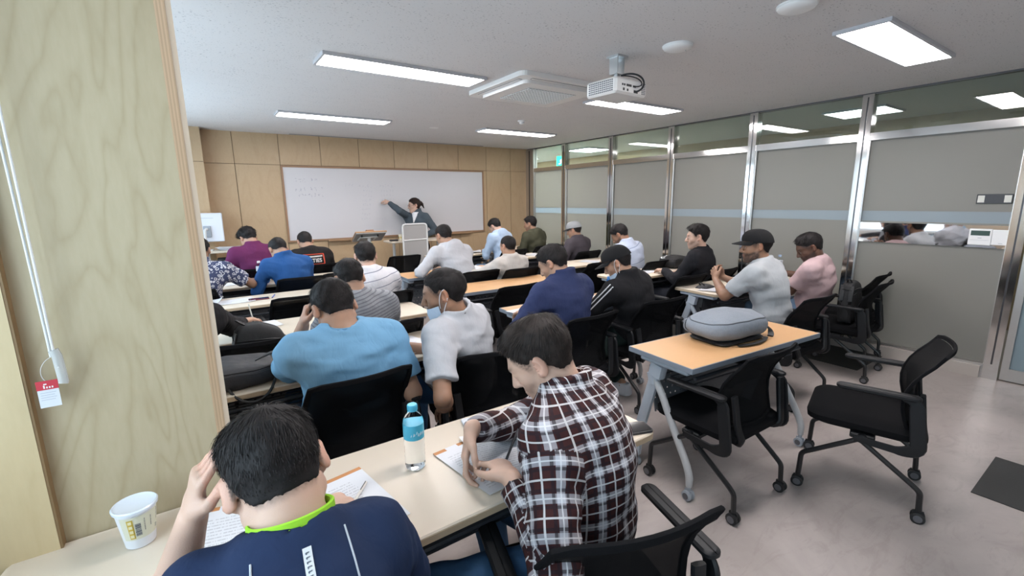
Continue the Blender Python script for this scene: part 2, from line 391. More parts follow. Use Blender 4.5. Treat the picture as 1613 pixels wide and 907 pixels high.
# glass door at the right edge, its closer rail and bottom rail
door = MB().box(WALL_R-0.01, WALL_R+0.04, 0.60, 0.645, 0.01, 2.02).box(WALL_R-0.01, WALL_R+0.04, -0.4, 0.60, 1.96, 2.02).box(WALL_R-0.01, WALL_R+0.04, -0.4, 0.60, 0.01, 0.11).box(WALL_R-0.01, WALL_R+0.04, -0.445, -0.4, 0.01, 2.02)
door = door.build('door_1', steel_brushed, kind='structure')
MB().box(WALL_R+0.01, WALL_R+0.02, -0.4, 0.60, 0.11, 1.96).build('door_pane', frosted('door_glass', (0.36, 0.45, 0.50)), door)
rest = MB().box(WALL_R-0.035, WALL_R+0.06, -0.54, -0.45, 0, CEIL-0.03).box(WALL_R-0.03, WALL_R+0.05, -0.45, 0.655, 2.022, 2.088).build('door_frame', steel, wall_right)
MB().box(WALL_R+0.015, WALL_R+0.023, -0.45, 0.655, 2.088, CEIL-0.014).build('transom_pane', transom_glass, wall_right)
MB().box(WALL_R, WALL_R+0.06, BACK, -0.54, 0, CEIL-0.03).build('wall_right_return', plaster, kind='structure')
MB().box(WALL_R-0.06, WALL_R-0.03, 0.76, FRONT, 0, 0.10).build('baseboard_right', mat('baseboard_stone', (0.47, 0.42, 0.38), 0.35), kind='structure')
# the corridor behind the glass
cor_wall = wood_mat('corridor_birch', (0.42, 0.33, 0.22), (0.34, 0.26, 0.16), rings=5, contrast=0.4)
MB().box(WALL_R+0.06, 7.5, BACK, 10.0, -0.05, 0).build('floor_corridor', mat('corridor_floor', (0.34, 0.31, 0.29), 0.3), kind='structure')
MB().box(WALL_R+0.06, 7.5, BACK, 10.0, CEIL, CEIL+0.05).build('ceiling_corridor', mat('corridor_ceiling', (0.60, 0.62, 0.62), 0.8), kind='structure')
MB().box(7.4, 7.5, BACK, 10.0, 0, CEIL).build('wall_corridor', cor_wall, kind='structure')
MB().box(WALL_R+0.06, 7.5, 10.0, 10.1, 0, CEIL).build('wall_corridor_end', plaster, kind='structure')
MB().box(WALL_R+0.06, 7.5, BACK-0.1, BACK, 0, CEIL).build('wall_corridor_back', plaster, kind='structure')
MB().box(WALL_R, WALL_R+0.06, FRONT+0.02, 10.0, 0, CEIL).build('wall_corridor_side', plaster, kind='structure')

# ------------------------------------------------------------------ ceiling fittings
panel_glow = emit('led_panel_glow', (1.0, 0.945, 0.94), CEILING_PANEL_POWER)
lamp_frame = mat('lamp_frame_grey', (0.50, 0.50, 0.53), 0.35)
def led_panel(cx, cy, label, w=1.2, d=0.28, zc=CEIL, glow=None):
    t = thing('ceiling_light', label, 'light', (cx, cy, zc), 0, 'long ceiling lamps' if 'corridor' not in label else None)
    z0 = -0.022
    f = MB()
    for a, b, c, e in ((-w/2, w/2, -d/2, -d/2+0.016), (-w/2, w/2, d/2-0.016, d/2), (-w/2, -w/2+0.016, -d/2+0.016, d/2-0.016), (w/2-0.016, w/2, -d/2+0.016, d/2-0.016)):
        f.box(a, b, c, e, z0, -0.0005)
    f.build('frame', lamp_frame, t)
    MB().box(-w/2+0.016, w/2-0.016, -d/2+0.016, d/2-0.016, z0+0.004, z0+0.012).build('diffuser', glow or panel_glow, t)
    return t
led_panel(1.375, 3.315, 'long white ceiling lamp left of the air conditioner')
led_panel(1.42, 5.49, 'long white ceiling lamp furthest to the left, above the left part of the whiteboard')
led_panel(3.86, 5.43, 'long white ceiling lamp furthest to the back, near the smoke detector and glass wall')
led_panel(3.84, 3.32, 'long white ceiling lamp right below the projector')
led_panel(3.77, 1.16, 'large bright ceiling lamp at the upper right, nearest lamp in view')
led_panel(1.375, 1.10, 'long white ceiling lamp overhead, above the nearest desk, out of the picture')
cor_fill_glow = emit('corridor_fill_glow', (0.90, 1.0, 1.0), 55.0)  # glow of two added corridor lamps that lighten the far frosted panes
led_panel(6.35, 6.6, 'corridor ceiling lamp behind the glass wall near the exit sign', 0.6, 0.6, CEIL, cor_fill_glow)
led_panel(6.35, 8.8, 'corridor ceiling lamp at the far corridor end', 0.6, 0.6, CEIL, cor_fill_glow)
led_panel(6.35, 2.2, 'corridor ceiling lamp behind the near panes of the glass wall', 0.6, 0.6, CEIL, emit('corridor_fill_dim', (0.95, 1.0, 0.97), 8.0))  # weaker added lamp, lifts the corridor seen through the near glass

# cassette air conditioner
ac_white = mat('aircon_white', (0.74, 0.73, 0.72), 0.4)
ac = thing('air_conditioner', 'square white cassette air conditioner with slatted grille in the ceiling', 'air conditioner', (2.545, 3.28, CEIL))
MB().prism(rounded_rect(-0.46, 0.46, -0.42, 0.42, 0.06), -0.035, -0.0005).build('panel', ac_white, ac)
MB().prism(rounded_rect(-0.37, 0.37, -0.33, 0.33, 0.05), -0.062, -0.036).build('raised_panel', ac_white, ac)
dk = mat('aircon_slot_dark', (0.05, 0.05, 0.055), 0.6)
for a, b, c, e in ((-0.33, 0.33, -0.37, -0.345), (-0.33, 0.33, 0.345, 0.37), (-0.41, -0.385, -0.3, 0.3), (0.385, 0.41, -0.3, 0.3)):
    MB().box(a, b, c, e, -0.0385, -0.0345).build('air_vane', ac_white, ac)
    MB().box(a-0.004, b+0.004, c-0.004, e+0.004, -0.0365, -0.034).build('vane_slot', dk, ac)
g = MB(); MB().box(-0.25, 0.25, -0.21, 0.21, -0.0635, -0.060).build('grille_recess', mat('grille_shadow', (0.30, 0.32, 0.33), 0.6), ac)
for i in range(17):
    x = -0.24+0.03*i; g.box(x-0.0035, x+0.0035, -0.21, 0.21, -0.069, -0.0636)
for i in range(13):
    y = -0.20+0.0333*i; g.box(-0.25, 0.25, y-0.003, y+0.003, -0.0685, -0.0637)
g.build('grille', ac_white, ac, kind='stuff')

# projector on its ceiling bracket
pr = thing('projector', 'white projector with vent grilles hanging from a ceiling bracket', 'projector', (2.45, 2.29, CEIL), math.radians(3))
pb = MB().box(-0.16, 0.16, -0.13, 0.13, -0.265, -0.165, c=0.014).build('body', mat('projector_white', (0.72, 0.71, 0.70), 0.4), pr)
vent = MB(); hole = mat('vent_hole', (0.10, 0.10, 0.12), 0.6)
for i in range(13):
    for j in range(6): vent.box(-0.1615, -0.1598, -0.105+i*0.0162, -0.105+i*0.0162+0.011, -0.25+j*0.0125, -0.25+j*0.0125+0.008)
vent.build('side_vents', hole, pb, kind='stuff')
vent = MB()
for i in range(4):
    for j in range(7): vent.box(0.10+i*0.011, 0.107+i*0.011, -0.1315, -0.1298, -0.25+j*0.0105, -0.25+j*0.0105+0.007)
vent.build('rear_vents', hole, pb, kind='stuff')
ports = MB()
for x, w, z, h in ((-0.10, 0.012, -0.215, 0.012), (-0.08, 0.012, -0.215, 0.012), (-0.055, 0.05, -0.216, 0.014), (0.01, 0.03, -0.216, 0.012), (-0.09, 0.016, -0.245, 0.016), (-0.05, 0.014, -0.245, 0.014), (0.02, 0.04, -0.25, 0.018)):
    ports.box(x, x+w, -0.1318, -0.1298, z, z+h)
ports.build('ports', dark_plastic, pb)
MB().lathe([(0.035, -0.02), (0.035, 0.015), (0.024, 0.015), (0.024, 0.004), (0.0, 0.004)], 20, M=Matrix.Translation((-0.08, 0.13, -0.215)) @ Matrix.Rotation(-math.pi/2, 4, 'X')).build('lens', dark_plastic, pb)
bk = MB().box(-0.05, 0.05, -0.05, 0.05, -0.012, -0.0005).box(-0.036, -0.030, -0.035, 0.035, -0.11, -0.012).box(0.030, 0.036, -0.035, 0.035, -0.11, -0.012).box(-0.036, 0.036, -0.03, 0.03, -0.115, -0.109).box(-0.012, 0.012, -0.012, 0.012, -0.166, -0.114).box(-0.07, 0.07, -0.02, 0.02, -0.172, -0.160)
bk.build('bracket', mat('galvanised', (0.55, 0.57, 0.58), 0.35, metal=0.8), pr)
MB().tube(bez([(0.02, -0.02, -0.12), (0.06, -0.10, -0.10), (0.10, -0.17, -0.13), (0.09, -0.20, -0.23), (0.03, -0.135, -0.243)], 18), 0.006, 6).tube(bez([(0.03, -0.02, -0.12), (0.09, -0.08, -0.12), (0.12, -0.15, -0.16), (0.08, -0.17, -0.22), (0.02, -0.135, -0.21)], 18), 0.004, 6).build('cables', dark_plastic, pr)
def dome(name, x, y, r, h, label, cat, grp=None):
    t = thing(name, label, cat, (x, y, CEIL), 0, grp)
    MB().lathe([(r, -0.0005), (r, -h*0.35), (r*0.93, -h*0.62), (r*0.7, -h*0.88), (r*0.35, -h*0.98), (0, -h)], 32).build('cover', white_plastic, t)
    MB().lathe([(r*1.04, -0.0003), (r*1.04, -0.008), (r*0.9, -0.010)], 32).build('base_ring', white_plastic, t)
    return t
d1 = dome('ceiling_speaker', 2.60, 1.93, 0.088, 0.032, 'white round ceiling disc above right of the projector', 'speaker')
MB().tube([(0.035, -0.035, -0.030), (0.055, -0.02, -0.027)], 0.003, 6).build('slot', grey_plastic, d1)
dome('ceiling_speaker', 2.58, 1.23, 0.088, 0.032, 'white round ceiling disc cut by the top edge of the picture', 'speaker')
sd = thing('smoke_detector', 'small white smoke detector on the ceiling near the far lamps', 'detector', (3.36, 4.64, CEIL))
MB().lathe([(0.05, -0.0005), (0.05, -0.012), (0.042, -0.016)], 20).build('base', white_plastic, sd)
MB().lathe([(0.03, -0.016), (0.03, -0.034), (0.022, -0.042), (0, -0.044)], 20).build('sensor', white_plastic, sd)
sv = thing('ceiling_vent', 'thin flush ceiling vent disc above the whiteboard', 'vent', (2.68, 5.64, CEIL))
MB().lathe([(0.06, -0.0005), (0.06, -0.004), (0.04, -0.006), (0, -0.006)], 20).build('disc', white_plastic, sv)

# exit sign in the corridor
ex = thing('exit_sign', 'green illuminated exit sign with white running figure seen through the glass', 'exit sign', (6.28, 7.28, 2.27), math.radians(-38))
MB().box(-0.12, 0.12, -0.02, 0.02, -0.11, 0.11).build('box', white_plastic, ex)
MB().box(-0.115, 0.115, -0.026, -0.0205, -0.105, 0.105).build('green_face', emit('exit_green', (0.02, 0.72, 0.36), 1.1), ex)
rm = MB(); wy = -0.030
for pth, r in (([(0.0, wy, 0.055), (-0.02, wy, -0.005)], 0.016), ([(-0.02, wy, -0.005), (0.02, wy, -0.03), (0.005, wy, -0.075)], 0.010), ([(-0.02, wy, -0.005), (-0.045, wy, -0.04), (-0.075, wy, -0.05)], 0.010), ([(0.0, wy, 0.04), (0.035, wy, 0.02), (0.05, wy, 0.04)], 0.008), ([(0.0, wy, 0.04), (-0.035, wy, 0.03), (-0.05, wy, 0.0)], 0.008)):
    rm.tube(pth, r, 6)
rm.lathe([(0, -0.018), (0.013, -0.012), (0.018, 0), (0.013, 0.012), (0, 0.018)], 12, M=Matrix.Translation((0.012, wy, 0.082)))
rm.box(0.06, 0.10, wy, wy+0.004, -0.09, 0.09)
rm.build('running_figure', emit('exit_white', (0.85, 1.0, 0.93), 1.6), ex)
MB().tube([(0, 0, 0.11), (0, 0, CEIL-2.27)], 0.006, 6).build('hanger', steel_brushed, ex)

# mirror-steel service band on the glass with the two controllers, and the black plate above it
bd = MB().box(WALL_R-0.004, WALL_R+0.0115, 0.745, 1.755, 1.08, 1.262).build('service_band', steel_mirror, wall_right)
th = thing('thermostat', 'white air conditioner controller with a dark green screen on the steel band', 'thermostat', (WALL_R-0.004, 0.905, 1.168), -math.pi/2)
MB().box(-0.068, 0.068, -0.020, -0.0003, -0.066, 0.066, c=0.004).build('case', white_plastic, th)
MB().box(-0.056, 0.056, -0.0215, -0.0203, 0.012, 0.052).build('screen', mat('lcd_green', (0.045, 0.085, 0.075), 0.2), th)
MB().box(-0.012, 0.012, -0.0212, -0.0203, -0.010, -0.006).build('button_mark', grey_plastic, th)
MB().box(-0.056, 0.056, -0.0208, -0.0203, -0.026, -0.0245).build('flap_line', grey_plastic, th)
pl = thing('blank_plate', 'plain white cover plate right of the thermostat on the steel band', 'plate', (WALL_R-0.004, 0.762+0.02, 1.168), -math.pi/2)
MB().box(-0.055, 0.055, -0.016, -0.0003, -0.062, 0.062, c=0.004).build('case', white_plastic, pl)
MB().box(-0.012, 0.012, -0.0168, -0.0163, -0.048, -0.045).build('mark', grey_plastic, pl)
pk = thing('black_door_plate', 'black oblong plate with two white squares stuck on the frosted glass', 'plate', (WALL_R+0.012, 0.865, 1.475), -math.pi/2)
MB().box(-0.103, 0.103, -0.010, -0.0003, -0.038, 0.038, c=0.002).build('plate', mat('plate_charcoal', (0.035, 0.036, 0.042), 0.4), pk)
for x in (-0.076, 0.076): MB().box(x-0.020, x+0.020, -0.0115, -0.0103, -0.028, 0.028).build('white_square', mat('square_pale', (0.60, 0.60, 0.55), 0.5), pk)

# whiteboard with handwriting
wb = thing('whiteboard', 'very wide whiteboard in a wooden frame with faint handwriting on the front wall', 'whiteboard', (2.69, FRONT-0.014, 1.50))
WBW, WBH = 1.635, 0.535
MB().box(-WBW+0.02, WBW-0.02, -0.018, -0.0004, -WBH+0.02, WBH-0.02).build('writing_surface', mat('whiteboard_enamel', (0.60, 0.59, 0.61), 0.22, vary=0.02, vscale=1.5), wb)
frame_wood = mat('frame_wood', (0.30, 0.175, 0.10), 0.5, vary=0.1, vscale=20)
fr = MB().box(-WBW, WBW, -0.028, -0.0002, WBH-0.026, WBH).box(-WBW, WBW, -0.028, -0.0002, -WBH, -WBH+0.026).box(-WBW, -WBW+0.026, -0.028, -0.0002, -WBH+0.026, WBH-0.026).box(WBW-0.026, WBW, -0.028, -0.0002, -WBH+0.026, WBH-0.026)
fr.build('frame', frame_wood, wb)
MB().box(-1.10, -0.55, -0.085, -0.028, -WBH-0.012, -WBH+0.01).build('pen_tray', mat('tray_wood', (0.34, 0.21, 0.115), 0.5), wb)
MB().box(0.30, 1.35, -0.085, -0.028, -WBH-0.012, -WBH+0.01).build('pen_tray', mat('tray_wood', (0.34, 0.21, 0.115), 0.5), wb)
def scribble(x0, z0, n, h, adv, m, rs, name='handwriting', gap=()):
    r = random.Random(rs); s = MB(); x = x0
    for i in range(n):
        if i in gap: x += adv; continue
        for k in range(r.randint(2, 4)):
            a = (x+r.uniform(0, adv*0.75), z0+r.uniform(0, h)); t = r.random()
            if t < 0.4: b = (x+r.uniform(0, adv*0.75), a[1]+r.uniform(-0.01, 0.01))
            elif t < 0.75: b = (a[0]+r.uniform(-0.008, 0.008), z0+r.uniform(0, h))
            else: b = (x+adv*0.7*r.random(), z0+h*r.random())
            s.tube([(a[0], -0.0187, a[1]), ((a[0]+b[0])/2+r.uniform(-0.006, 0.006), -0.0187, (a[1]+b[1])/2), (b[0], -0.0187, b[1])], 0.0024, 4, flat=(1.0, 0.25, (0, -1, 0)))
        x += adv
    return s.build(name, m, wb, kind='stuff')
ink = mat('marker_ink', (0.33, 0.33, 0.39), 0.6); ink2 = mat('marker_faint', (0.47, 0.47, 0.51), 0.6)
scribble(-1.47, 0.30, 6, 0.07, 0.052, ink, 1, gap=(3,)); scribble(-1.48, 0.18, 8, 0.06, 0.05, ink, 2, gap=(3, 6)); scribble(-1.45, 0.10, 8, 0.05, 0.045, ink, 3)
scribble(-0.78, 0.245, 3, 0.05, 0.045, ink2, 4); scribble(-0.58, 0.235, 5, 0.045, 0.042, ink2, 5)
for k in range(7): scribble(-0.52-0.01*k, 0.17-0.07*k, 4, 0.04, 0.038, ink2, 6+k)
scribble(-0.26, 0.235, 6, 0.05, 0.042, ink2, 20)
for k in range(3): scribble(-0.25, 0.17-0.065*k, 5, 0.035, 0.045, ink2, 30+k)
scribble(-0.30, -0.26, 3, 0.03, 0.04, ink2, 42)

# ================================================================== FURNITURE
chair_fabric = mat('chair_black_fabric', (0.006, 0.006, 0.007), 0.9, bump=0.25, bscale=500, spec=0.12)
chair_plastic = mat('chair_black_plastic', (0.010, 0.0105, 0.012), 0.5, spec=0.3)
chair_metal = mat('chair_black_metal', (0.012, 0.012, 0.013), 0.35, spec=0.5)
hub_grey = mat('caster_hub_grey', (0.10, 0.10, 0.11), 0.5)
def mesh_fabric():
    m, n, l, p = new_mat('chair_back_mesh'); out = n['Material Output']
    p.inputs['Base Color'].default_value = (0.006, 0.0062, 0.007, 1); p.inputs['Roughness'].default_value = 0.8; p.inputs['Specular IOR Level'].default_value = 0.12
    t = n.new('ShaderNodeBsdfTransparent'); mx = n.new('ShaderNodeMixShader'); mx.inputs[0].default_value = 0.15
    l.new(p.outputs[0], mx.inputs[1]); l.new(t.outputs[0], mx.inputs[2]); l.new(mx.outputs[0], out.inputs[0])
    return m
back_mesh = mesh_fabric()
def loft_rr(mb, layers, m=0, dish=0.0):
    """stack of rounded rectangles (x0,x1,y0,y1,r,z); closed with caps"""
    rings = [[(x, y, L[5]) for x, y in rounded_rect(*L[:5], n=4)] for L in layers]
    k = len(rings[0]); v = [q for R in rings for q in R]; f = []
    for i in range(len(rings)-1):
        for j in range(k): f.append((i*k+j, i*k+(j+1) % k, (i+1)*k+(j+1) % k, (i+1)*k+j))
    f.append(tuple(range(k))[::-1]); f.append(tuple((len(rings)-1)*k+j for j in range(k)))
    return mb.add(v, f, m, True)
def caster_mb(x, y, zt, r=0.028, top_r=0.009):
    b = MB()
    for s in (-1, 1):
        M = Matrix.Translation((x+s*0.013, y, r)) @ Matrix.Rotation(math.pi/2, 4, 'Y')
        b.lathe([(0, -0.010), (r*0.55, -0.010), (r, -0.006), (r, 0.006), (r*0.55, 0.010), (0, 0.010)], 16, M=M)
        M2 = Matrix.Translation((x+s*0.0235, y, r)) @ Matrix.Rotation(math.pi/2, 4, 'Y')
        b.lathe([(0, -0.001), (r*0.62, -0.001), (r*0.62, 0.001), (0, 0.001)], 14, m=1, M=M2)
    b.tube([(x, y, r*0.9), (x, y, zt)], top_r, 8)
    b.box(x-0.005, x+0.005, y-0.02, y+0.02, r*0.7, r*2.1)
    return b
def back_pt(a, b):
    """chair back surface, a -1..1 across, b 0..1 up"""
    w = 0.200 + 0.016*math.sin(math.pi*min(1, b*0.8)) + 0.006*b - 0.006*b**8
    corner = 0.0
    yb = -0.205 + 0.035*math.sin(math.pi*min(1.0, b*1.15)) - 0.085*b**3.2
    x = a*w
    y = yb + 0.050*a*a*(1-0.15*b)
    z = 0.445 + 0.372*b - 0.010*a**8*b
    return (x, y, z)
def make_chair():
    t = thing('mesh_chair', 'chair', 'chair')
    s = MB(); loft_rr(s, [(-0.20, 0.20, -0.20, 0.20, 0.06, 0.372), (-0.232, 0.232, -0.222, 0.238, 0.07, 0.392), (-0.235, 0.235, -0.225, 0.242, 0.075, 0.42), (-0.215, 0.215, -0.205, 0.222, 0.07, 0.438), (-0.15, 0.15, -0.14, 0.16, 0.06, 0.443)])
    s.build('seat', chair_fabric, t)
    MB().box(-0.235, 0.235, -0.05, 0.05, 0.345, 0.372, c=0.006).box(-0.14, 0.14, -0.16, 0.16, 0.356, 0.3725).build('seat_frame', chair_plastic, t)
    br = MB().grid(lambda u, v: back_pt(-0.96+1.92*u, 0.03+0.94*v), 14, 14, thick=0.004).build('backrest', back_mesh, t)
    rim = [back_pt(-1, b/8) for b in range(0, 9)] + [back_pt(-1+a/5, 1) for a in range(1, 10)] + [back_pt(1, 1-b/8) for b in range(0, 9)] + [back_pt(1-a/5, 0) for a in range(1, 11)]
    MB().tube(rim, 1.0, 8, flat=(0.011, 0.007, (0, 1, 0)), caps=False).build('back_frame', chair_fabric, t)
    for sx in (-1, 1):
        up = MB(); up.tube(corner_path([(sx*0.13, -0.12, 0.372), (sx*0.17, -0.235, 0.385), (sx*0.195, -0.215, 0.47), (sx*0.205, -0.195, 0.62)], 0.03), 1.0, 8, flat=(0.020, 0.010, (0, 1, 0)))
        up.build('back_support', chair_plastic, t)
    for sx in (-1, 1):
        p = corner_path([(sx*0.245, 0.03, 0.352), (sx*0.252, -0.15, 0.345), (sx*0.258, -0.205, 0.37), (sx*0.262, -0.175, 0.595), (sx*0.262, -0.13, 0.612)], 0.035)
        n = len(p); w = [0.016+0.016*math.sin(math.pi*i/(n-1)) for i in range(n)]
        a = MB().tube(p, [q/0.03 for q in w], 8, flat=(0.03, 0.010, (1, 0, 0))).build('arm_frame', chair_plastic, t)
        pad = MB(); cx = sx*0.264
        loft = []
        for z, e in ((0.606, 0.006), (0.612, 0.0), (0.622, 0.0), (0.628, 0.006)): loft.append((cx-0.026+e, cx+0.026-e, -0.19+e, 0.125-e, 0.022, z))
        loft_rr(pad, loft); pad.build('arm_pad', chair_plastic, a)
        for sy, path in ((1, [(sx*0.236, -0.01, 0.362), (sx*0.226, 0.20, 0.215), (sx*0.226, 0.238, 0.19), (sx*0.226, 0.243, 0.06)]), (-1, [(sx*0.226, 0.02, 0.352), (sx*0.216, -0.21, 0.175), (sx*0.216, -0.238, 0.15), (sx*0.216, -0.243, 0.06)])):
            q = corner_path(path, 0.035)
            lg = MB().tube(q, 0.0125, 8).build('leg', chair_metal, t)
            caster_mb(q[-1][0], q[-1][1], 0.07).build('caster', [black_rubber, hub_grey], lg)
        MB().lathe([(0, -0.012), (0.022, -0.012), (0.022, 0.012), (0, 0.012)], 16, M=Matrix.Translation((sx*0.236, 0.0, 0.355)) @ Matrix.Rotation(math.pi/2, 4, 'Y')).build('pivot', chair_plastic, t)
    return t
CHAIRS = [
 (0.48, 2.06, 3, 'black mesh chair of the broad man in the light blue tee, back seen square on'),
 (1.15, 1.99, -7, 'black mesh chair of the masked man in the pale polo shirt'),
 (0.796, 0.80, -17, 'nearest black chair at the bottom edge, behind the man in the plaid shirt'),
 (-0.035, 0.70, 50, 'black chair at the bottom edge of the man in the navy shirt with green collar'),
 (2.147, 1.225, -1, 'empty black chair at the maple desk that carries the grey backpack'),
 (2.777, 0.782, 16, 'loose empty black chair standing alone on the open floor at the right'),
 (1.95, 2.20, 2, 'black mesh chair of the man in the navy jacket'),
 (2.69, 2.22, -4, 'black mesh chair of the man in the black track jacket and black cap'),
 (3.60, 1.60, -4, 'black chair seen edge on behind the bearded man in the grey tee and black cap'),
 (4.56, 1.53, 5, 'black chair of the man in the pink tee, a black rucksack wedged behind him'),
 (5.03, 1.68, 4, 'empty black chair by the glass wall, right of the man in pink'),
 (2.17, 3.30, 2, 'empty see-through mesh chair at the left seat of the bare maple desk'),
 (3.70, 3.86, 2, 'empty see-through mesh chair between the grey capped man and the black capped man'),
 (4.42, 5.72, 0, 'black chair of the man in the olive hoodie'),
 (3.72, 5.58, 0, 'black chair of the man in the light blue hoodie near the front wall'),
 (2.76, 4.06, 0, 'black chair of the short-haired man in the cream sweater'),
 (2.33, 4.18, 0, 'black chair of the man in the white hooded jacket'),
 (2.22, 5.95, 0, 'empty black chair in front of the grey mesh stand, left of the white hooded jacket'),
 (1.19, 5.80, 0, 'black chair of the man in the black shirt with the red printed box'),
 (1.22, 4.98, -5, 'empty black chair between the blue jacket and the man in the striped white shirt'),
 (0.78, 4.93, 0, 'black chair of the man in the bright blue jacket'),
 (0.60, 3.98, 2, 'empty black chair behind the desk with the phone and white booklet'),
 (1.17, 3.69, 0, 'black chair of the man in the striped white shirt'),
 (0.87, 2.80, 0, 'black chair of the man in the grey ribbed sweater'),
 (0.20, 2.86, -4, 'empty grey-edged black chair at the left under the round black bag'),
 (0.50, 5.86, 0, 'black chair of the man in the purple shirt'),
 (4.28, 3.52, 0, 'black chair of the man in the white and pale blue shirt'),
 (4.84, 3.50, 6, 'empty black chair right of the man in the white and pale blue shirt'),
 (4.40, 4.76, 0, 'black chair of the man in the grey cap'),
 (4.93, 4.76, 6, 'empty black chair right of the man in the grey cap'),
 (4.28, 2.72, 0, 'black chair of the young man in the black sweater'),
 (4.83, 2.75, 6, 'empty black chair by the glass wall right of the young man in the black sweater'),
 (3.72, 2.70, -2, 'black chair with a dark backpack on its back, right of the black track jacket'),
 (-0.20, 2.74, 0, 'black chair of the man in the black long sleeve, hidden by the wooden pier'),
 (-0.10, 4.82, -10, 'black chair of the man in the floral shirt, hidden by the wooden pier'),
]
chair0 = make_chair()
for i, (x, y, a, lab) in enumerate(CHAIRS):
    c = chair0 if i == 0 else copy_tree(chair0)
    c.location = (x, y, 0); c.rotation_euler = (0, 0, math.radians(a))
    tag(c, lab, 'chair', 'black mesh chairs of the classroom')

cream_top = mat('desk_cream_laminate', (0.62, 0.54, 0.44), 0.38, vary=0.03, vscale=6)
cream_edge = mat('desk_cream_edge', (0.50, 0.385, 0.26), 0.5)
maple_top = wood_mat('desk_maple_laminate', (0.58, 0.34, 0.165), (0.53, 0.30, 0.14), scale=(0.5, 4, 4), rings=4, contrast=0.35, rough=0.4)
grey_edge = mat('desk_grey_edge', (0.20, 0.23, 0.27), 0.45)
leg_grey = mat('desk_leg_grey', (0.42, 0.47, 0.53), 0.4)
leg_silver = mat('desk_leg_wrap', (0.47, 0.48, 0.49), 0.5, bump=0.4, bscale=60)
beam_dark = mat('desk_beam_dark', (0.030, 0.034, 0.042), 0.45)
def perforated():
    m, n, l, p = new_mat('perforated_panel'); out = n['Material Output']
    p.inputs['Base Color'].default_value = (0.15, 0.155, 0.17, 1); p.inputs['Roughness'].default_value = 0.5
    tc = n.new('ShaderNodeTexCoord'); sp = n.new('ShaderNodeSeparateXYZ'); l.new(tc.outputs['Object'], sp.inputs[0])
    def frac(sock, per, off=None):
        d = n.new('ShaderNodeMath'); d.operation = 'DIVIDE'; d.inputs[1].default_value = per; l.new(sock, d.inputs[0]); s = d.outputs[0]
        if off is not None:
            a = n.new('ShaderNodeMath'); a.operation = 'ADD'; l.new(s, a.inputs[0]); l.new(off, a.inputs[1]); s = a.outputs[0]
        f = n.new('ShaderNodeMath'); f.operation = 'FRACT'; l.new(s, f.inputs[0])
        c = n.new('ShaderNodeMath'); c.operation = 'SUBTRACT'; c.inputs[1].default_value = 0.5; l.new(f.outputs[0], c.inputs[0])
        k = n.new('ShaderNodeMath'); k.operation = 'MULTIPLY'; k.inputs[1].default_value = per; l.new(c.outputs[0], k.inputs[0]); return k.outputs[0]
    fl = n.new('ShaderNodeMath'); fl.operation = 'DIVIDE'; fl.inputs[1].default_value = 0.036; l.new(sp.outputs[2], fl.inputs[0])
    f2 = n.new('ShaderNodeMath'); f2.operation = 'FLOOR'; l.new(fl.outputs[0], f2.inputs[0])
    f3 = n.new('ShaderNodeMath'); f3.operation = 'MULTIPLY'; f3.inputs[1].default_value = 0.5; l.new(f2.outputs[0], f3.inputs[0])
    fx = frac(sp.outputs[0], 0.040, f3.outputs[0]); fz = frac(sp.outputs[2], 0.036)
    cv = n.new('ShaderNodeCombineXYZ'); l.new(fx, cv.inputs[0]); l.new(fz, cv.inputs[2])
    ln = n.new('ShaderNodeVectorMath'); ln.operation = 'LENGTH'; l.new(cv.outputs[0], ln.inputs[0])
    lt = n.new('ShaderNodeMath'); lt.operation = 'LESS_THAN'; lt.inputs[1].default_value = 0.0068; l.new(ln.outputs['Value'], lt.inputs[0])
    t = n.new('ShaderNodeBsdfTransparent'); mx = n.new('ShaderNodeMixShader'); l.new(lt.outputs[0], mx.inputs[0]); l.new(p.outputs[0], mx.inputs[1]); l.new(t.outputs[0], mx.inputs[2]); l.new(mx.outputs[0], out.inputs[0])
    return m
perf = perforated()
TOP = 0.72
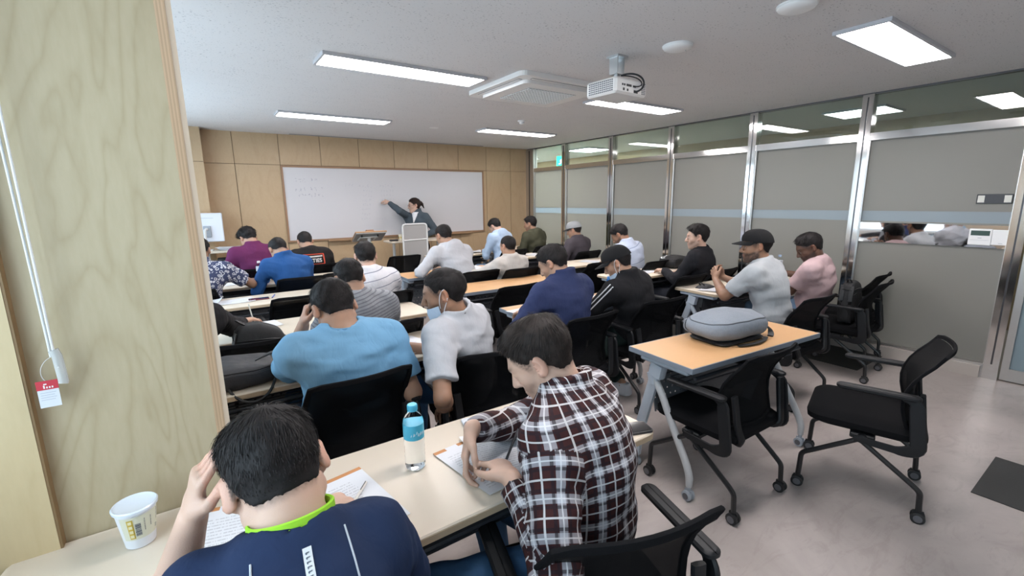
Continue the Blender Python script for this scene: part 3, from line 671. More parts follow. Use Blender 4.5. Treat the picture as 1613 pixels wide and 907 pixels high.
def desk(label, cx, cy, L, D, rz, kind, group='training desks', white_leg=False):
    t = thing('folding_desk', label, 'desk', (cx, cy, 0), math.radians(rz), group)
    hx, hy = L/2, D/2
    if kind == 'cream':
        r = 0.045; tp = MB()
        lay = [(-hx+0.004, hx-0.004, -hy+0.004, hy-0.004, r, TOP-0.028), (-hx, hx, -hy, hy, r, TOP-0.025), (-hx, hx, -hy, hy, r, TOP-0.004), (-hx+0.004, hx-0.004, -hy+0.004, hy-0.004, r, TOP)]
        loft_rr(tp, lay); tp.build('tabletop', cream_top, t)
        lay = [(-hx-0.0012, hx+0.0012, -hy-0.0012, hy+0.0012, r, TOP-0.0245), (-hx-0.0012, hx+0.0012, -hy-0.0012, hy+0.0012, r, TOP-0.006)]
        e = MB(); loft_rr(e, lay); e.build('edge_band', cream_edge, t)
    else:
        MB().box(-hx+0.006, hx-0.006, -hy+0.006, hy-0.006, TOP-0.022, TOP).build('tabletop', maple_top, t)
        e = MB()
        for a, b, c, d in ((-hx, hx, -hy, -hy+0.0055), (-hx, hx, hy-0.0055, hy), (-hx, -hx+0.0055, -hy+0.0055, hy-0.0055), (hx-0.0055, hx, -hy+0.0055, hy-0.0055)): e.box(a, b, c, d, TOP-0.027, TOP-0.0005)
        e.box(-hx+0.0055, hx-0.0055, -hy+0.0055, hy-0.0055, TOP-0.026, TOP-0.0225)
        e.build('edge_band', grey_edge, t)
    lm = leg_grey
    zt = TOP-0.03
    MB().box(-hx+0.10, hx-0.10, -0.02, 0.03, zt-0.055, zt-0.012, c=0.006).tube([(-hx+0.1, -hy+0.06, zt-0.06), (hx-0.1, -hy+0.06, zt-0.06)], 0.010, 8).tube([(-hx+0.1, hy-0.07, zt-0.10), (hx-0.1, hy-0.07, zt-0.10)], 0.010, 8).build('under_beam', beam_dark, t)
    tr = MB()
    for k in range(5): tr.tube([(-hx+0.12, -hy+0.09+k*0.045, zt-0.105), (hx-0.12, -hy+0.09+k*0.045, zt-0.105)], 0.004, 6)
    tr.build('book_rack', beam_dark, t)
    MB().box(-hx+0.09, hx-0.09, -0.004, 0.004, -0.13, 0.13).build('modesty_panel', perf, t, loc=(0, hy-0.10, zt-0.20), rot=(math.radians(-12), 0, 0))
    for sx in (-1, 1):
        x = sx*(hx-0.055)
        MB().box(x-0.030, x+0.030, -hy+0.05, hy-0.06, zt-0.03, zt-0.0003, c=0.008).tube(corner_path([(x, 0.04, zt-0.03), (x, 0.055, zt-0.10)], 0.02), 1.0, 8, flat=(0.045, 0.028, (1, 0, 0))).build('top_bracket', lm, t)
        p = [(x, 0.045, zt-0.04), (x, hy-0.10, 0.42), (x, hy-0.04, 0.20), (x, hy-0.03, 0.08)]
        lg = MB().tube(corner_path(p, 0.05), 1.0, 10, flat=(0.030, 0.017, (1, 0, 0))).build('leg', lm, t)
        caster_mb(x, hy-0.03, 0.09, 0.027, 0.010).build('caster', [grey_plastic, hub_grey], lg)
        p = bez([(x, 0.075, 0.585), (x, 0.01, 0.50), (x, -0.02, 0.44)], 4) + bez([(x, -0.02, 0.44), (x, -hy+0.09, 0.25), (x, -hy+0.035, 0.20), (x, -hy+0.02, 0.12)], 8)[1:] + [(x, -hy+0.02, 0.075)]
        lg = MB().tube(p, [0.019]*(len(p)-1)+[0.016], 10).build('leg', leg_silver if kind == 'maple' else lm, t)
        caster_mb(x, -hy+0.02, 0.09, 0.027, 0.010).build('caster', [grey_plastic, hub_grey], lg)
        MB().tube([(x, 0.085, 0.60), (x, 0.07, 0.54)], [0.030, 0.026], 12).build('leg_sleeve', lm, t)
    return t
DESKS = [
 ('nearest long cream desk with the water bottle and the paper cup', 0.40, 1.17, 1.70, 0.49, 0, 'cream'),
 ('long cream desk in front of the man in the light blue shirt', 0.42, 2.39, 1.62, 0.46, -1, 'cream'),
 ('long cream desk with a bare rounded right corner, behind the grey ribbed sweater', 0.56, 3.25, 1.60, 0.44, -1, 'cream'),
 ('long cream desk with the phone and white booklet at the left', 0.50, 4.33, 1.60, 0.46, 0, 'cream'),
 ('long cream desk under the floral sleeve and the blue jacket', 0.50, 5.30, 1.60, 0.46, 0, 'cream'),
 ('cream desk at the front left of the purple shirt', 0.62, 6.30, 1.60, 0.44, 0, 'cream'),
 ('maple desk with grey edges carrying the grey backpack', 2.43, 1.36, 1.125, 0.42, -4.8, 'maple'),
 ('maple desk in front of the navy jacket, papers on its left end', 2.38, 2.57, 1.16, 0.43, -3, 'maple'),
 ('bare maple desk in the middle with two empty seats', 2.42, 3.66, 1.16, 0.44, -2, 'maple'),
 ('maple desk under the elbow of the white hooded jacket', 2.34, 4.70, 1.14, 0.44, -2, 'maple'),
 ('cream desk near the front wall of the light blue hoodie', 3.30, 6.20, 1.06, 0.44, 0, 'cream'),
 ('cream desk with bearded men in grey and pink tees, nearest the glass wall', 4.31, 2.26, 1.58, 0.46, -4, 'cream'),
 ('cream desk of the young man in the black sweater, with a black bag', 4.15, 3.24, 1.36, 0.42, -2, 'cream'),
 ('cream desk of the man in the white and pale blue shirt', 4.22, 4.27, 1.36, 0.44, -2, 'cream'),
 ('cream desk of the man in the grey cap', 4.32, 5.36, 1.36, 0.44, 0, 'cream'),
 ('cream desk near the front corner of the man in the olive hoodie', 4.52, 6.36, 1.16, 0.44, 0, 'cream'),
]
for d in DESKS: desk(*d)

# ================================================================== PEOPLE (implicit surfaces polygonised with surface nets)
A3 = lambda *q: np.array(q, float)
def nrm(v):
    v = np.array(v, float); return v/(np.linalg.norm(v)+1e-12)
_lat = np.random.RandomState(3).rand(32, 32, 32).astype(np.float32)*2-1
def vnoise(P):
    F = np.floor(P); f = (P-F).astype(np.float32); f = f*f*(3-2*f); I = F.astype(int) & 31; J = (I+1) & 31
    x0, y0, z0 = I[:, 0], I[:, 1], I[:, 2]; x1, y1, z1 = J[:, 0], J[:, 1], J[:, 2]
    a, b, c = f[:, 0], f[:, 1], f[:, 2]
    def lp(p, q, t): return p+(q-p)*t
    return lp(lp(lp(_lat[x0, y0, z0], _lat[x1, y0, z0], a), lp(_lat[x0, y1, z0], _lat[x1, y1, z0], a), b),
              lp(lp(_lat[x0, y0, z1], _lat[x1, y0, z1], a), lp(_lat[x0, y1, z1], _lat[x1, y1, z1], a), b), c)
def axis(lo, hi, h, fine=()):
    out = [lo]
    while out[-1] < hi:
        x = out[-1]; s = h
        for a, b, hf in fine:
            if a-0.002 <= x <= b: s = min(s, hf)
            elif x < a < x+s: s = min(s, max(hf, a-x))
        out.append(x+s)
    return np.array(out, np.float32)
class Field:
    def __init__(s, ax): s.ax = ax; s.D = np.full([len(a) for a in ax], 0.5, np.float32)
    def sl(s, lo, hi):
        r = []
        for a, l, h in zip(s.ax, lo, hi):
            i = max(0, int(np.searchsorted(a, l))-1); j = min(len(a), int(np.searchsorted(a, h))+1); r.append(slice(i, max(i, j)))
        return tuple(r)
    def put(s, prim, k=0.0, op='u', m=0.035):
        fn, lo, hi = prim; m = max(m, k*1.0)
        sl = s.sl(np.array(lo)-m, np.array(hi)+m); cur = s.D[sl]
        if cur.size == 0: return
        X = s.ax[0][sl[0]][:, None, None]; Y = s.ax[1][sl[1]][None, :, None]; Z = s.ax[2][sl[2]][None, None, :]
        d = fn(X, Y, Z).astype(np.float32)
        if op == 'u':
            r = np.minimum(cur, d)
            if k > 0: h = np.maximum(k-np.abs(cur-d), 0)/k; r = r-h*h*k*0.25
        else:
            r = np.maximum(cur, -d)
            if k > 0: h = np.maximum(k-np.abs(cur+d), 0)/k; r = r+h*h*k*0.25
        s.D[sl] = r
    def warp(s, fn, band=0.035):
        i = np.where(np.abs(s.D) < band)
        P = np.stack([s.ax[0][i[0]], s.ax[1][i[1]], s.ax[2][i[2]]], 1)
        s.D[i] += fn(P).astype(np.float32)
    def mesh(s):
        D = s.D; S = D < 0; ax = s.ax
        c = S[:-1, :-1, :-1].astype(np.int8)
        for o in ((1,0,0),(0,1,0),(0,0,1),(1,1,0),(1,0,1),(0,1,1),(1,1,1)):
            c = c+S[o[0]:S.shape[0]-1+o[0], o[1]:S.shape[1]-1+o[1], o[2]:S.shape[2]-1+o[2]]
        act = (c > 0) & (c < 8); I = np.argwhere(act); n = len(I)
        vid = np.full(act.shape, -1, np.int32); vid[act] = np.arange(n)
        acc = np.zeros((n, 3)); cnt = np.zeros(n)
        cs = [(a, b, d) for a in (0, 1) for b in (0, 1) for d in (0, 1)]
        val = {q: D[I[:, 0]+q[0], I[:, 1]+q[1], I[:, 2]+q[2]] for q in cs}
        pos = lambda q: np.stack([ax[0][I[:, 0]+q[0]], ax[1][I[:, 1]+q[1]], ax[2][I[:, 2]+q[2]]], 1)
        for q in cs:
            for e in range(3):
                if q[e]: continue
                w = list(q); w[e] = 1; w = tuple(w); a, b = val[q], val[w]; k = np.where((a < 0) != (b < 0))[0]
                if len(k) == 0: continue
                t = (a[k]/(a[k]-b[k]))[:, None]; p0 = pos(q)[k]; p1 = pos(w)[k]
                acc[k] += p0+(p1-p0)*t; cnt[k] += 1
        V = acc/np.maximum(cnt, 1)[:, None]
        Q = []
        for e in range(3):
            u, w = (e+1) % 3, (e+2) % 3
            s0 = [slice(None)]*3; s1 = [slice(None)]*3; s0[e] = slice(0, -1); s1[e] = slice(1, None)
            a = S[tuple(s0)]; b = S[tuple(s1)]; X = np.argwhere(a != b)
            X = X[(X[:, u] > 0) & (X[:, w] > 0) & (X[:, u] < S.shape[u]-1) & (X[:, w] < S.shape[w]-1)]
            if len(X) == 0: continue
            ins = a[X[:, 0], X[:, 1], X[:, 2]]
            def cell(du, dw):
                Y = X.copy(); Y[:, u] -= du; Y[:, w] -= dw; return vid[Y[:, 0], Y[:, 1], Y[:, 2]]
            q = np.stack([cell(1, 1), cell(0, 1), cell(0, 0), cell(1, 0)], 1); q[~ins] = q[~ins][:, ::-1]
            Q.append(q)
        return V, np.concatenate(Q) if Q else np.zeros((0, 4), int)
def smooth_mesh(V, Q, it=2, lam=0.5):
    E = np.concatenate([Q[:, [0, 1]], Q[:, [1, 2]], Q[:, [2, 3]], Q[:, [3, 0]]]); n = len(V)
    deg = np.bincount(E.ravel(), minlength=n)[:, None]
    for _ in range(it):
        S = np.stack([np.bincount(np.concatenate([E[:, 0], E[:, 1]]), np.concatenate([V[E[:, 1], k], V[E[:, 0], k]]), n) for k in range(3)], 1)
        V = V+lam*(S/np.maximum(deg, 1)-V)
    return V
def fast_obj(name, V, Q, mats, parent=None, attrs=None, mi=None, tris=None, smooth=True):
    me = bpy.data.meshes.new(name)
    nq = len(Q); T = tris if tris is not None else np.zeros((0, 3), int)
    me.vertices.add(len(V)); me.vertices.foreach_set('co', np.asarray(V, np.float32).ravel())
    loops = np.concatenate([np.asarray(Q, np.int32).ravel(), np.asarray(T, np.int32).ravel()])
    me.loops.add(len(loops)); me.loops.foreach_set('vertex_index', loops)
    st = np.concatenate([np.arange(nq)*4, nq*4+np.arange(len(T))*3]).astype(np.int32)
    me.polygons.add(nq+len(T)); me.polygons.foreach_set('loop_start', st)
    me.polygons.foreach_set('use_smooth', np.full(nq+len(T), smooth))
    for m in (mats if isinstance(mats, (list, tuple)) else [mats]): me.materials.append(m)
    if mi is not None: me.polygons.foreach_set('material_index', np.asarray(mi, np.int32))
    for k, (ty, arr) in (attrs or {}).items():
        a = me.attributes.new(k, ty, 'POINT')
        a.data.foreach_set('color' if ty == 'FLOAT_COLOR' else 'vector', np.asarray(arr, np.float32).ravel())
    me.update(calc_edges=True); me.validate()
    o = bpy.data.objects.new(name, me); COL.objects.link(o)
    if parent is not None: o.parent = parent
    return o
# ---- primitives: (distance function, low corner, high corner)
def rcone(a, b, ra, rb):
    a = np.array(a, float); b = np.array(b, float); ba = b-a; L2 = max(ba@ba, 1e-9); r = max(ra, rb)
    def fn(X, Y, Z):
        x, y, z = X-a[0], Y-a[1], Z-a[2]
        t = np.clip((x*ba[0]+y*ba[1]+z*ba[2])/L2, 0, 1)
        return np.sqrt((x-t*ba[0])**2+(y-t*ba[1])**2+(z-t*ba[2])**2)-(ra+(rb-ra)*t)
    return fn, np.minimum(a, b)-r, np.maximum(a, b)+r
def ball(c, r): return rcone(c, np.array(c)+A3(0, 0, 1e-4), r, r)
def ecap(a, b, ra, rb, side, cut0=False, cut1=False):
    a = np.array(a, float); b = np.array(b, float); ba = b-a; L = np.linalg.norm(ba); n = ba/max(L, 1e-9)
    s = nrm(np.array(side)-n*(np.array(side)@n)); w = np.cross(n, s); r = max(*ra, *rb)
    def fn(X, Y, Z):
        x, y, z = X-a[0], Y-a[1], Z-a[2]
        q = x*n[0]+y*n[1]+z*n[2]; t = np.clip(q/max(L, 1e-9), 0, 1); qn = q-t*L
        qs = x*s[0]+y*s[1]+z*s[2]; qw = x*w[0]+y*w[1]+z*w[2]
        rs = ra[0]+(rb[0]-ra[0])*t; rw = ra[1]+(rb[1]-ra[1])*t; rm = np.minimum(rs, rw)
        k = np.sqrt((qs/rs)**2+(qw/rw)**2+(qn/rm)**2); d = (k-1)*rm
        if cut1: d = np.maximum(d, q-L)
        if cut0: d = np.maximum(d, -q)
        return d
    return fn, np.minimum(a, b)-r, np.maximum(a, b)+r
def ell(c, R, rad):
    c = np.array(c, float); r = np.array(rad, float); m = max(rad)
    def fn(X, Y, Z):
        x, y, z = X-c[0], Y-c[1], Z-c[2]
        u = [(x*R[0, i]+y*R[1, i]+z*R[2, i]) for i in range(3)]
        k0 = np.sqrt((u[0]/r[0])**2+(u[1]/r[1])**2+(u[2]/r[2])**2)+1e-9
        k1 = np.sqrt((u[0]/r[0]**2)**2+(u[1]/r[1]**2)**2+(u[2]/r[2]**2)**2)+1e-9
        return k0*(k0-1)/k1
    return fn, c-m, c+m
def rot_zyx(yaw, pitch, roll=0.0):
    """local x right, y forward, z up; yaw + turns left, pitch + looks down"""
    y, p, r = math.radians(yaw), math.radians(-pitch), math.radians(roll)
    Rz = np.array([[math.cos(y), -math.sin(y), 0], [math.sin(y), math.cos(y), 0], [0, 0, 1]])
    Rx = np.array([[1, 0, 0], [0, math.cos(p), -math.sin(p)], [0, math.sin(p), math.cos(p)]])
    Ry = np.array([[math.cos(r), 0, math.sin(r)], [0, 1, 0], [-math.sin(r), 0, math.cos(r)]])
    return Rz @ Rx @ Ry
def ik(S, T, l1, l2, hint):
    S = np.array(S, float); T = np.array(T, float); d = T-S; L = np.linalg.norm(d)
    if L > (l1+l2)*0.985: k = L/((l1+l2)*0.985); l1 *= k; l2 *= k
    L = max(L, abs(l1-l2)+1e-3); n = d/np.linalg.norm(d)
    a = (l1*l1-l2*l2+L*L)/(2*L); h = math.sqrt(max(l1*l1-a*a, 0)); hp = nrm(np.array(hint)-n*(np.array(hint)@n))
    return S+n*a+hp*h

# ---- materials driven by vertex attributes
def attr_mat(name, rough, bump=0.0, bscale=300, sss=0.0, spec=0.5, sheen=0.0):
    m, n, l, p = new_mat(name)
    a = n.new('ShaderNodeAttribute'); a.attribute_name = 'tint'; l.new(a.outputs['Color'], p.inputs['Base Color'])
    p.inputs['Roughness'].default_value = rough; p.inputs['Specular IOR Level'].default_value = spec; p.inputs['Sheen Weight'].default_value = sheen
    if sss: p.inputs['Subsurface Weight'].default_value = sss; p.inputs['Subsurface Radius'].default_value = (0.012, 0.005, 0.003); p.inputs['Subsurface Scale'].default_value = 0.5
    if bump:
        tc = n.new('ShaderNodeTexCoord'); t = n.new('ShaderNodeTexNoise'); t.inputs['Scale'].default_value = bscale
        b = n.new('ShaderNodeBump'); b.inputs['Strength'].default_value = bump; b.inputs['Distance'].default_value = 0.002
        l.new(tc.outputs['Object'], t.inputs['Vector']); l.new(t.outputs[0], b.inputs['Height']); l.new(b.outputs[0], p.inputs['Normal'])
    return m
skin_mat = attr_mat('skin', 0.48, 0.25, 350, 0.12, 0.4)
hair_mat = attr_mat('hair', 0.62, 0, 300, 0, 0.22)
shoe_white = mat('shoe_white', (0.62, 0.64, 0.68), 0.6); shoe_dark = mat('shoe_dark', (0.03, 0.03, 0.035), 0.5)
eye_white = mat('eye_white', (0.62, 0.58, 0.55), 0.25); eye_dark = mat('eye_iris', (0.02, 0.012, 0.008), 0.15)
CLOTH = {}
def cloth(name, col, vary=0.06, rough=0.85, kind=None, cols=None, **kw):
    """woven cloth; kind 'plaid', 'stripes', 'floral', 'heather', 'hoops' use the garment's own coordinates"""
    if name in CLOTH: return CLOTH[name]
    m, n, l, p = new_mat(name); p.inputs['Roughness'].default_value = rough; p.inputs['Specular IOR Level'].default_value = 0.2; p.inputs['Sheen Weight'].default_value = 0.0
    at = n.new('ShaderNodeAttribute'); at.attribute_name = 'cuv'; sp = n.new('ShaderNodeSeparateXYZ'); l.new(at.outputs['Vector'], sp.inputs[0])
    U, V = sp.outputs[0], sp.outputs[1]
    def M(op, a, b=None, c=None):
        q = n.new('ShaderNodeMath'); q.operation = op
        for i, s in enumerate((a, b, c)):
            if s is None: continue
            if isinstance(s, (int, float)): q.inputs[i].default_value = s
            else: l.new(s, q.inputs[i])
        return q.outputs[0]
    def MIX(fac, a, b, blend='MIX'):
        q = n.new('ShaderNodeMix'); q.data_type = 'RGBA'; q.blend_type = blend
        if isinstance(fac, (int, float)): q.inputs[0].default_value = fac
        else: l.new(fac, q.inputs[0])
        for i, s in ((6, a), (7, b)):
            if isinstance(s, tuple): q.inputs[i].default_value = (*s, 1)
            else: l.new(s, q.inputs[i])
        return q.outputs[2]
    def band(s, period, centre, half):      # 1 inside a stripe of the repeat
        f = M('FRACT', M('ADD', M('DIVIDE', s, period), 100.0)); d = M('ABSOLUTE', M('SUBTRACT', f, centre))
        return M('LESS_THAN', d, half)
    tc = n.new('ShaderNodeTexCoord'); nz = n.new('ShaderNodeTexNoise'); nz.inputs['Scale'].default_value = kw.get('vscale', 30); nz.inputs['Detail'].default_value = 4
    l.new(tc.outputs['Object'], nz.inputs['Vector'])
    base = MIX(nz.outputs[0], tuple(c*(1-vary) for c in col), tuple(min(1, c*(1+vary)) for c in col))
    if kind == 'plaid':
        dk, wt, lt = (0.040, 0.012, 0.012), (0.72, 0.71, 0.72), (0.33, 0.34, 0.38)
        pu, pv = 0.080, 0.080
        gu = band(U, pu, 0.30, 0.13); gv = band(V, pv, 0.30, 0.13)
        g = M('ADD', M('MULTIPLY', gu, 0.5), M('MULTIPLY', gv, 0.5))
        c1 = MIX(g, dk, (0.46, 0.46, 0.50))
        ku = M('MAXIMUM', band(U, pu, 0.52, 0.045), band(U, pu, 0.08, 0.045)); kv = M('MAXIMUM', band(V, pv, 0.52, 0.045), band(V, pv, 0.08, 0.045))
        c2 = MIX(M('MULTIPLY', M('MAXIMUM', ku, kv), 0.75), c1, (0.016, 0.010, 0.014))
        wu = M('MAXIMUM', band(U, pu, 0.80, 0.028), band(U, pu, 0.30, 0.020)); wv = M('MAXIMUM', band(V, pv, 0.80, 0.028), band(V, pv, 0.30, 0.020))
        base = MIX(M('MULTIPLY', M('MAXIMUM', wu, wv), 0.62), c2, wt)
    elif kind == 'stripes':                  # thin dark lines at regular heights
        base = MIX(M('MULTIPLY', band(V, cols[1], 0.5, cols[2]), cols[3] if len(cols) > 3 else 0.8), base, cols[0])
    elif kind == 'vstripes':
        base = MIX(M('MULTIPLY', band(U, cols[1], 0.5, cols[2]), cols[3] if len(cols) > 3 else 0.8), base, cols[0])
    elif kind == 'floral':
        vo = n.new('ShaderNodeTexVoronoi'); vo.inputs['Scale'].default_value = 34; l.new(tc.outputs['Object'], vo.inputs['Vector'])
        n2 = n.new('ShaderNodeTexNoise'); n2.inputs['Scale'].default_value = 60; n2.inputs['Distortion'].default_value = 2.5; l.new(tc.outputs['Object'], n2.inputs['Vector'])
        s = M('ADD', M('MULTIPLY', vo.outputs['Distance'], 1.1), M('MULTIPLY', n2.outputs[0], 0.7))
        r = ramp(n, [(0.60, (0.03, 0.035, 0.08)), (0.70, (0.62, 0.62, 0.66)), (0.82, (0.62, 0.62, 0.66)), (0.90, (0.05, 0.06, 0.12))]); l.new(s, r.inputs[0]); base = r.outputs[0]
    elif kind == 'yoke':                     # upper part in another colour above a height
        base = MIX(M('GREATER_THAN', V, cols[1]), base, cols[0])
    l.new(base, p.inputs['Base Color'])
    w1 = n.new('ShaderNodeTexNoise'); w1.inputs['Scale'].default_value = kw.get('fold', 26); w1.inputs['Detail'].default_value = 3; w1.inputs['Distortion'].default_value = 0.6
    mp = n.new('ShaderNodeMapping'); mp.inputs['Scale'].default_value = (1, 1, 0.45); mp.inputs['Rotation'].default_value = (0.4, 0.3, 0.2)
    l.new(tc.outputs['Object'], mp.inputs['Vector']); l.new(mp.outputs[0], w1.inputs['Vector'])
    b = n.new('ShaderNodeBump'); b.inputs['Strength'].default_value = kw.get('bump', 0.35); b.inputs['Distance'].default_value = 0.012
    l.new(w1.outputs[0], b.inputs['Height']); l.new(b.outputs[0], p.inputs['Normal'])
    CLOTH[name] = m
    return m

LOD = {0: (0.011, 0.0045, 0.008), 1: (0.014, 0.0075, 0.011), 2: (0.017, 0.0100, 0.014)}
HAIRLINE_Y = [-0.14, -0.085, -0.05, -0.022, 0.004, 0.018, 0.030, 0.052, 0.080, 0.12]
HAIRLINE_Z = [-0.050, -0.058, -0.048, -0.010, 0.030, 0.004, 0.006, 0.040, 0.068, 0.075]
def hand_prims(W, d, n, s, curl=(0.5, 0.7, 0.5), k=1.0, thumb=0.5, spread=0.10):
    """wrist W, finger direction d, palm normal n (palm side), thumb side s"""
    d = nrm(d); n = nrm(np.array(n)-d*(np.array(n)@d)); s = np.cross(d, n)*np.sign(np.dot(np.cross(d, n), s)+1e-9)
    P = []
    kb = W+d*0.088*k
    P.append((ecap(W-d*0.006, W+d*0.03*k, (0.024*k, 0.018*k), (0.031*k, 0.016*k), s), 0.012))
    P.append((ecap(W+d*0.028*k, W+d*0.080*k, (0.033*k, 0.0155*k), (0.038*k, 0.0125*k), s), 0.012))
    for i, (off, L) in enumerate(((0.029, 0.92), (0.0095, 1.0), (-0.010, 0.94), (-0.0285, 0.76))):
        b = kb+s*off*k-d*(0.010*k if i == 3 else 0.0)-d*0.012*k; dd = nrm(d+s*spread*off/0.03); nn = n; p = b
        ang = 0.0
        for j, (l, r0, r1) in enumerate(((0.052, 0.0092, 0.0084), (0.029, 0.0084, 0.0076), (0.023, 0.0076, 0.0062))):
            c = curl[j]*(1+0.12*(i-1)); ang += c
            q = p+(dd*math.cos(ang)+nn*math.sin(ang))*l*L*k
            P.append((rcone(p, q, r0*k, r1*k), 0.004)); p = q
    tb = W+d*0.022*k+s*0.020*k; t1 = tb+nrm(d*0.55+s*0.65+n*0.45*thumb)*0.040*k
    t2 = t1+nrm(d*0.85+s*0.15+n*0.6*thumb)*0.032*k; t3 = t2+nrm(d*0.95-s*0.25*thumb+n*0.6*thumb)*0.025*k
    P += [(rcone(tb, t1, 0.0150*k, 0.0115*k), 0.010), (rcone(t1, t2, 0.0108*k, 0.0095*k), 0.004), (rcone(t2, t3, 0.0095*k, 0.0072*k), 0.004)]
    return P
def head_prims(Hd, R, s=1.0, sex='m'):
    L = lambda *q: Hd+R @ (np.array(q, float)*s)
    e = lambda c, r, Rl=None: ell(L(*c), R if Rl is None else R @ Rl, [q*s for q in r])
    rc = lambda a, b, ra, rb: rcone(L(*a), L(*b), ra*s, rb*s)
    U = [(e((0, -0.012, 0.030), (0.0755, 0.0955, 0.086)), 0.0), (ecap(L(0, 0.030, 0.02), L(0, 0.040, -0.070), (0.060*s, 0.052*s), (0.040*s, 0.040*s), R[:, 0]), 0.03),
         (rc((0.052, 0.0, -0.050), (0.012, 0.066, -0.096), 0.022, 0.017), 0.025), (rc((-0.052, 0.0, -0.050), (-0.012, 0.066, -0.096), 0.022, 0.017), 0.025),
         (rc((-0.028, 0.078, 0.024), (0.028, 0.078, 0.024), 0.013, 0.013), 0.02), (rc((0.040, 0.056, -0.020), (0.030, 0.066, -0.040), 0.024, 0.018), 0.02), (rc((-0.040, 0.056, -0.020), (-0.030, 0.066, -0.040), 0.024, 0.018), 0.02),
         (rc((0, 0.074, -0.098), (0, 0.076, -0.092), 0.019, 0.017), 0.015),
         (rc((0, 0.086, 0.018), (0, 0.110, -0.026), 0.0085, 0.0125), 0.014), (rc((0.012, 0.096, -0.030), (-0.012, 0.096, -0.030), 0.0085, 0.0085), 0.008),
         (rc((0, 0.066, -0.060), (0, 0.074, -0.060), 0.024, 0.02), 0.02)]
    S = [(e((0.031, 0.100, 0.006), (0.017, 0.017, 0.0115)), 0.012), (e((-0.031, 0.100, 0.006), (0.017, 0.017, 0.0115)), 0.012)]
    U2 = [(e((0.031, 0.0765, 0.005), (0.0145, 0.0125, 0.0120)), 0.003), (e((-0.031, 0.0765, 0.005), (0.0145, 0.0125, 0.0120)), 0.003),
          (rc((-0.019, 0.090, -0.0565), (0.019, 0.090, -0.0565), 0.0050, 0.0050), 0.006), (rc((0, 0.0945, -0.0560), (0, 0.0945, -0.0550), 0.006, 0.006), 0.006), (rc((-0.015, 0.0895, -0.0665), (0.015, 0.0895, -0.0665), 0.0062, 0.0062), 0.006)]
    Sm = [(rc((-0.020, 0.100, -0.0612), (0.020, 0.100, -0.0612), 0.0030, 0.0030), 0.003)]
    for sx in (-1, 1):
        a = math.radians(38)*sx
        Rl = np.array([[math.cos(a), math.sin(a), 0], [-math.sin(a), math.cos(a), 0], [0, 0, 1]])
        U2.append((e((sx*0.0845, -0.012, 0.000), (0.0095, 0.0200, 0.0325), Rl), 0.006)); U2.append((e((sx*0.076, 0.000, -0.022), (0.009, 0.010, 0.012), Rl), 0.006))
        Sm.append((e((sx*0.0950, -0.005, 0.003), (0.0070, 0.0095, 0.0185), Rl), 0.004))
    return U, S, U2, Sm
PEOPLE = {}
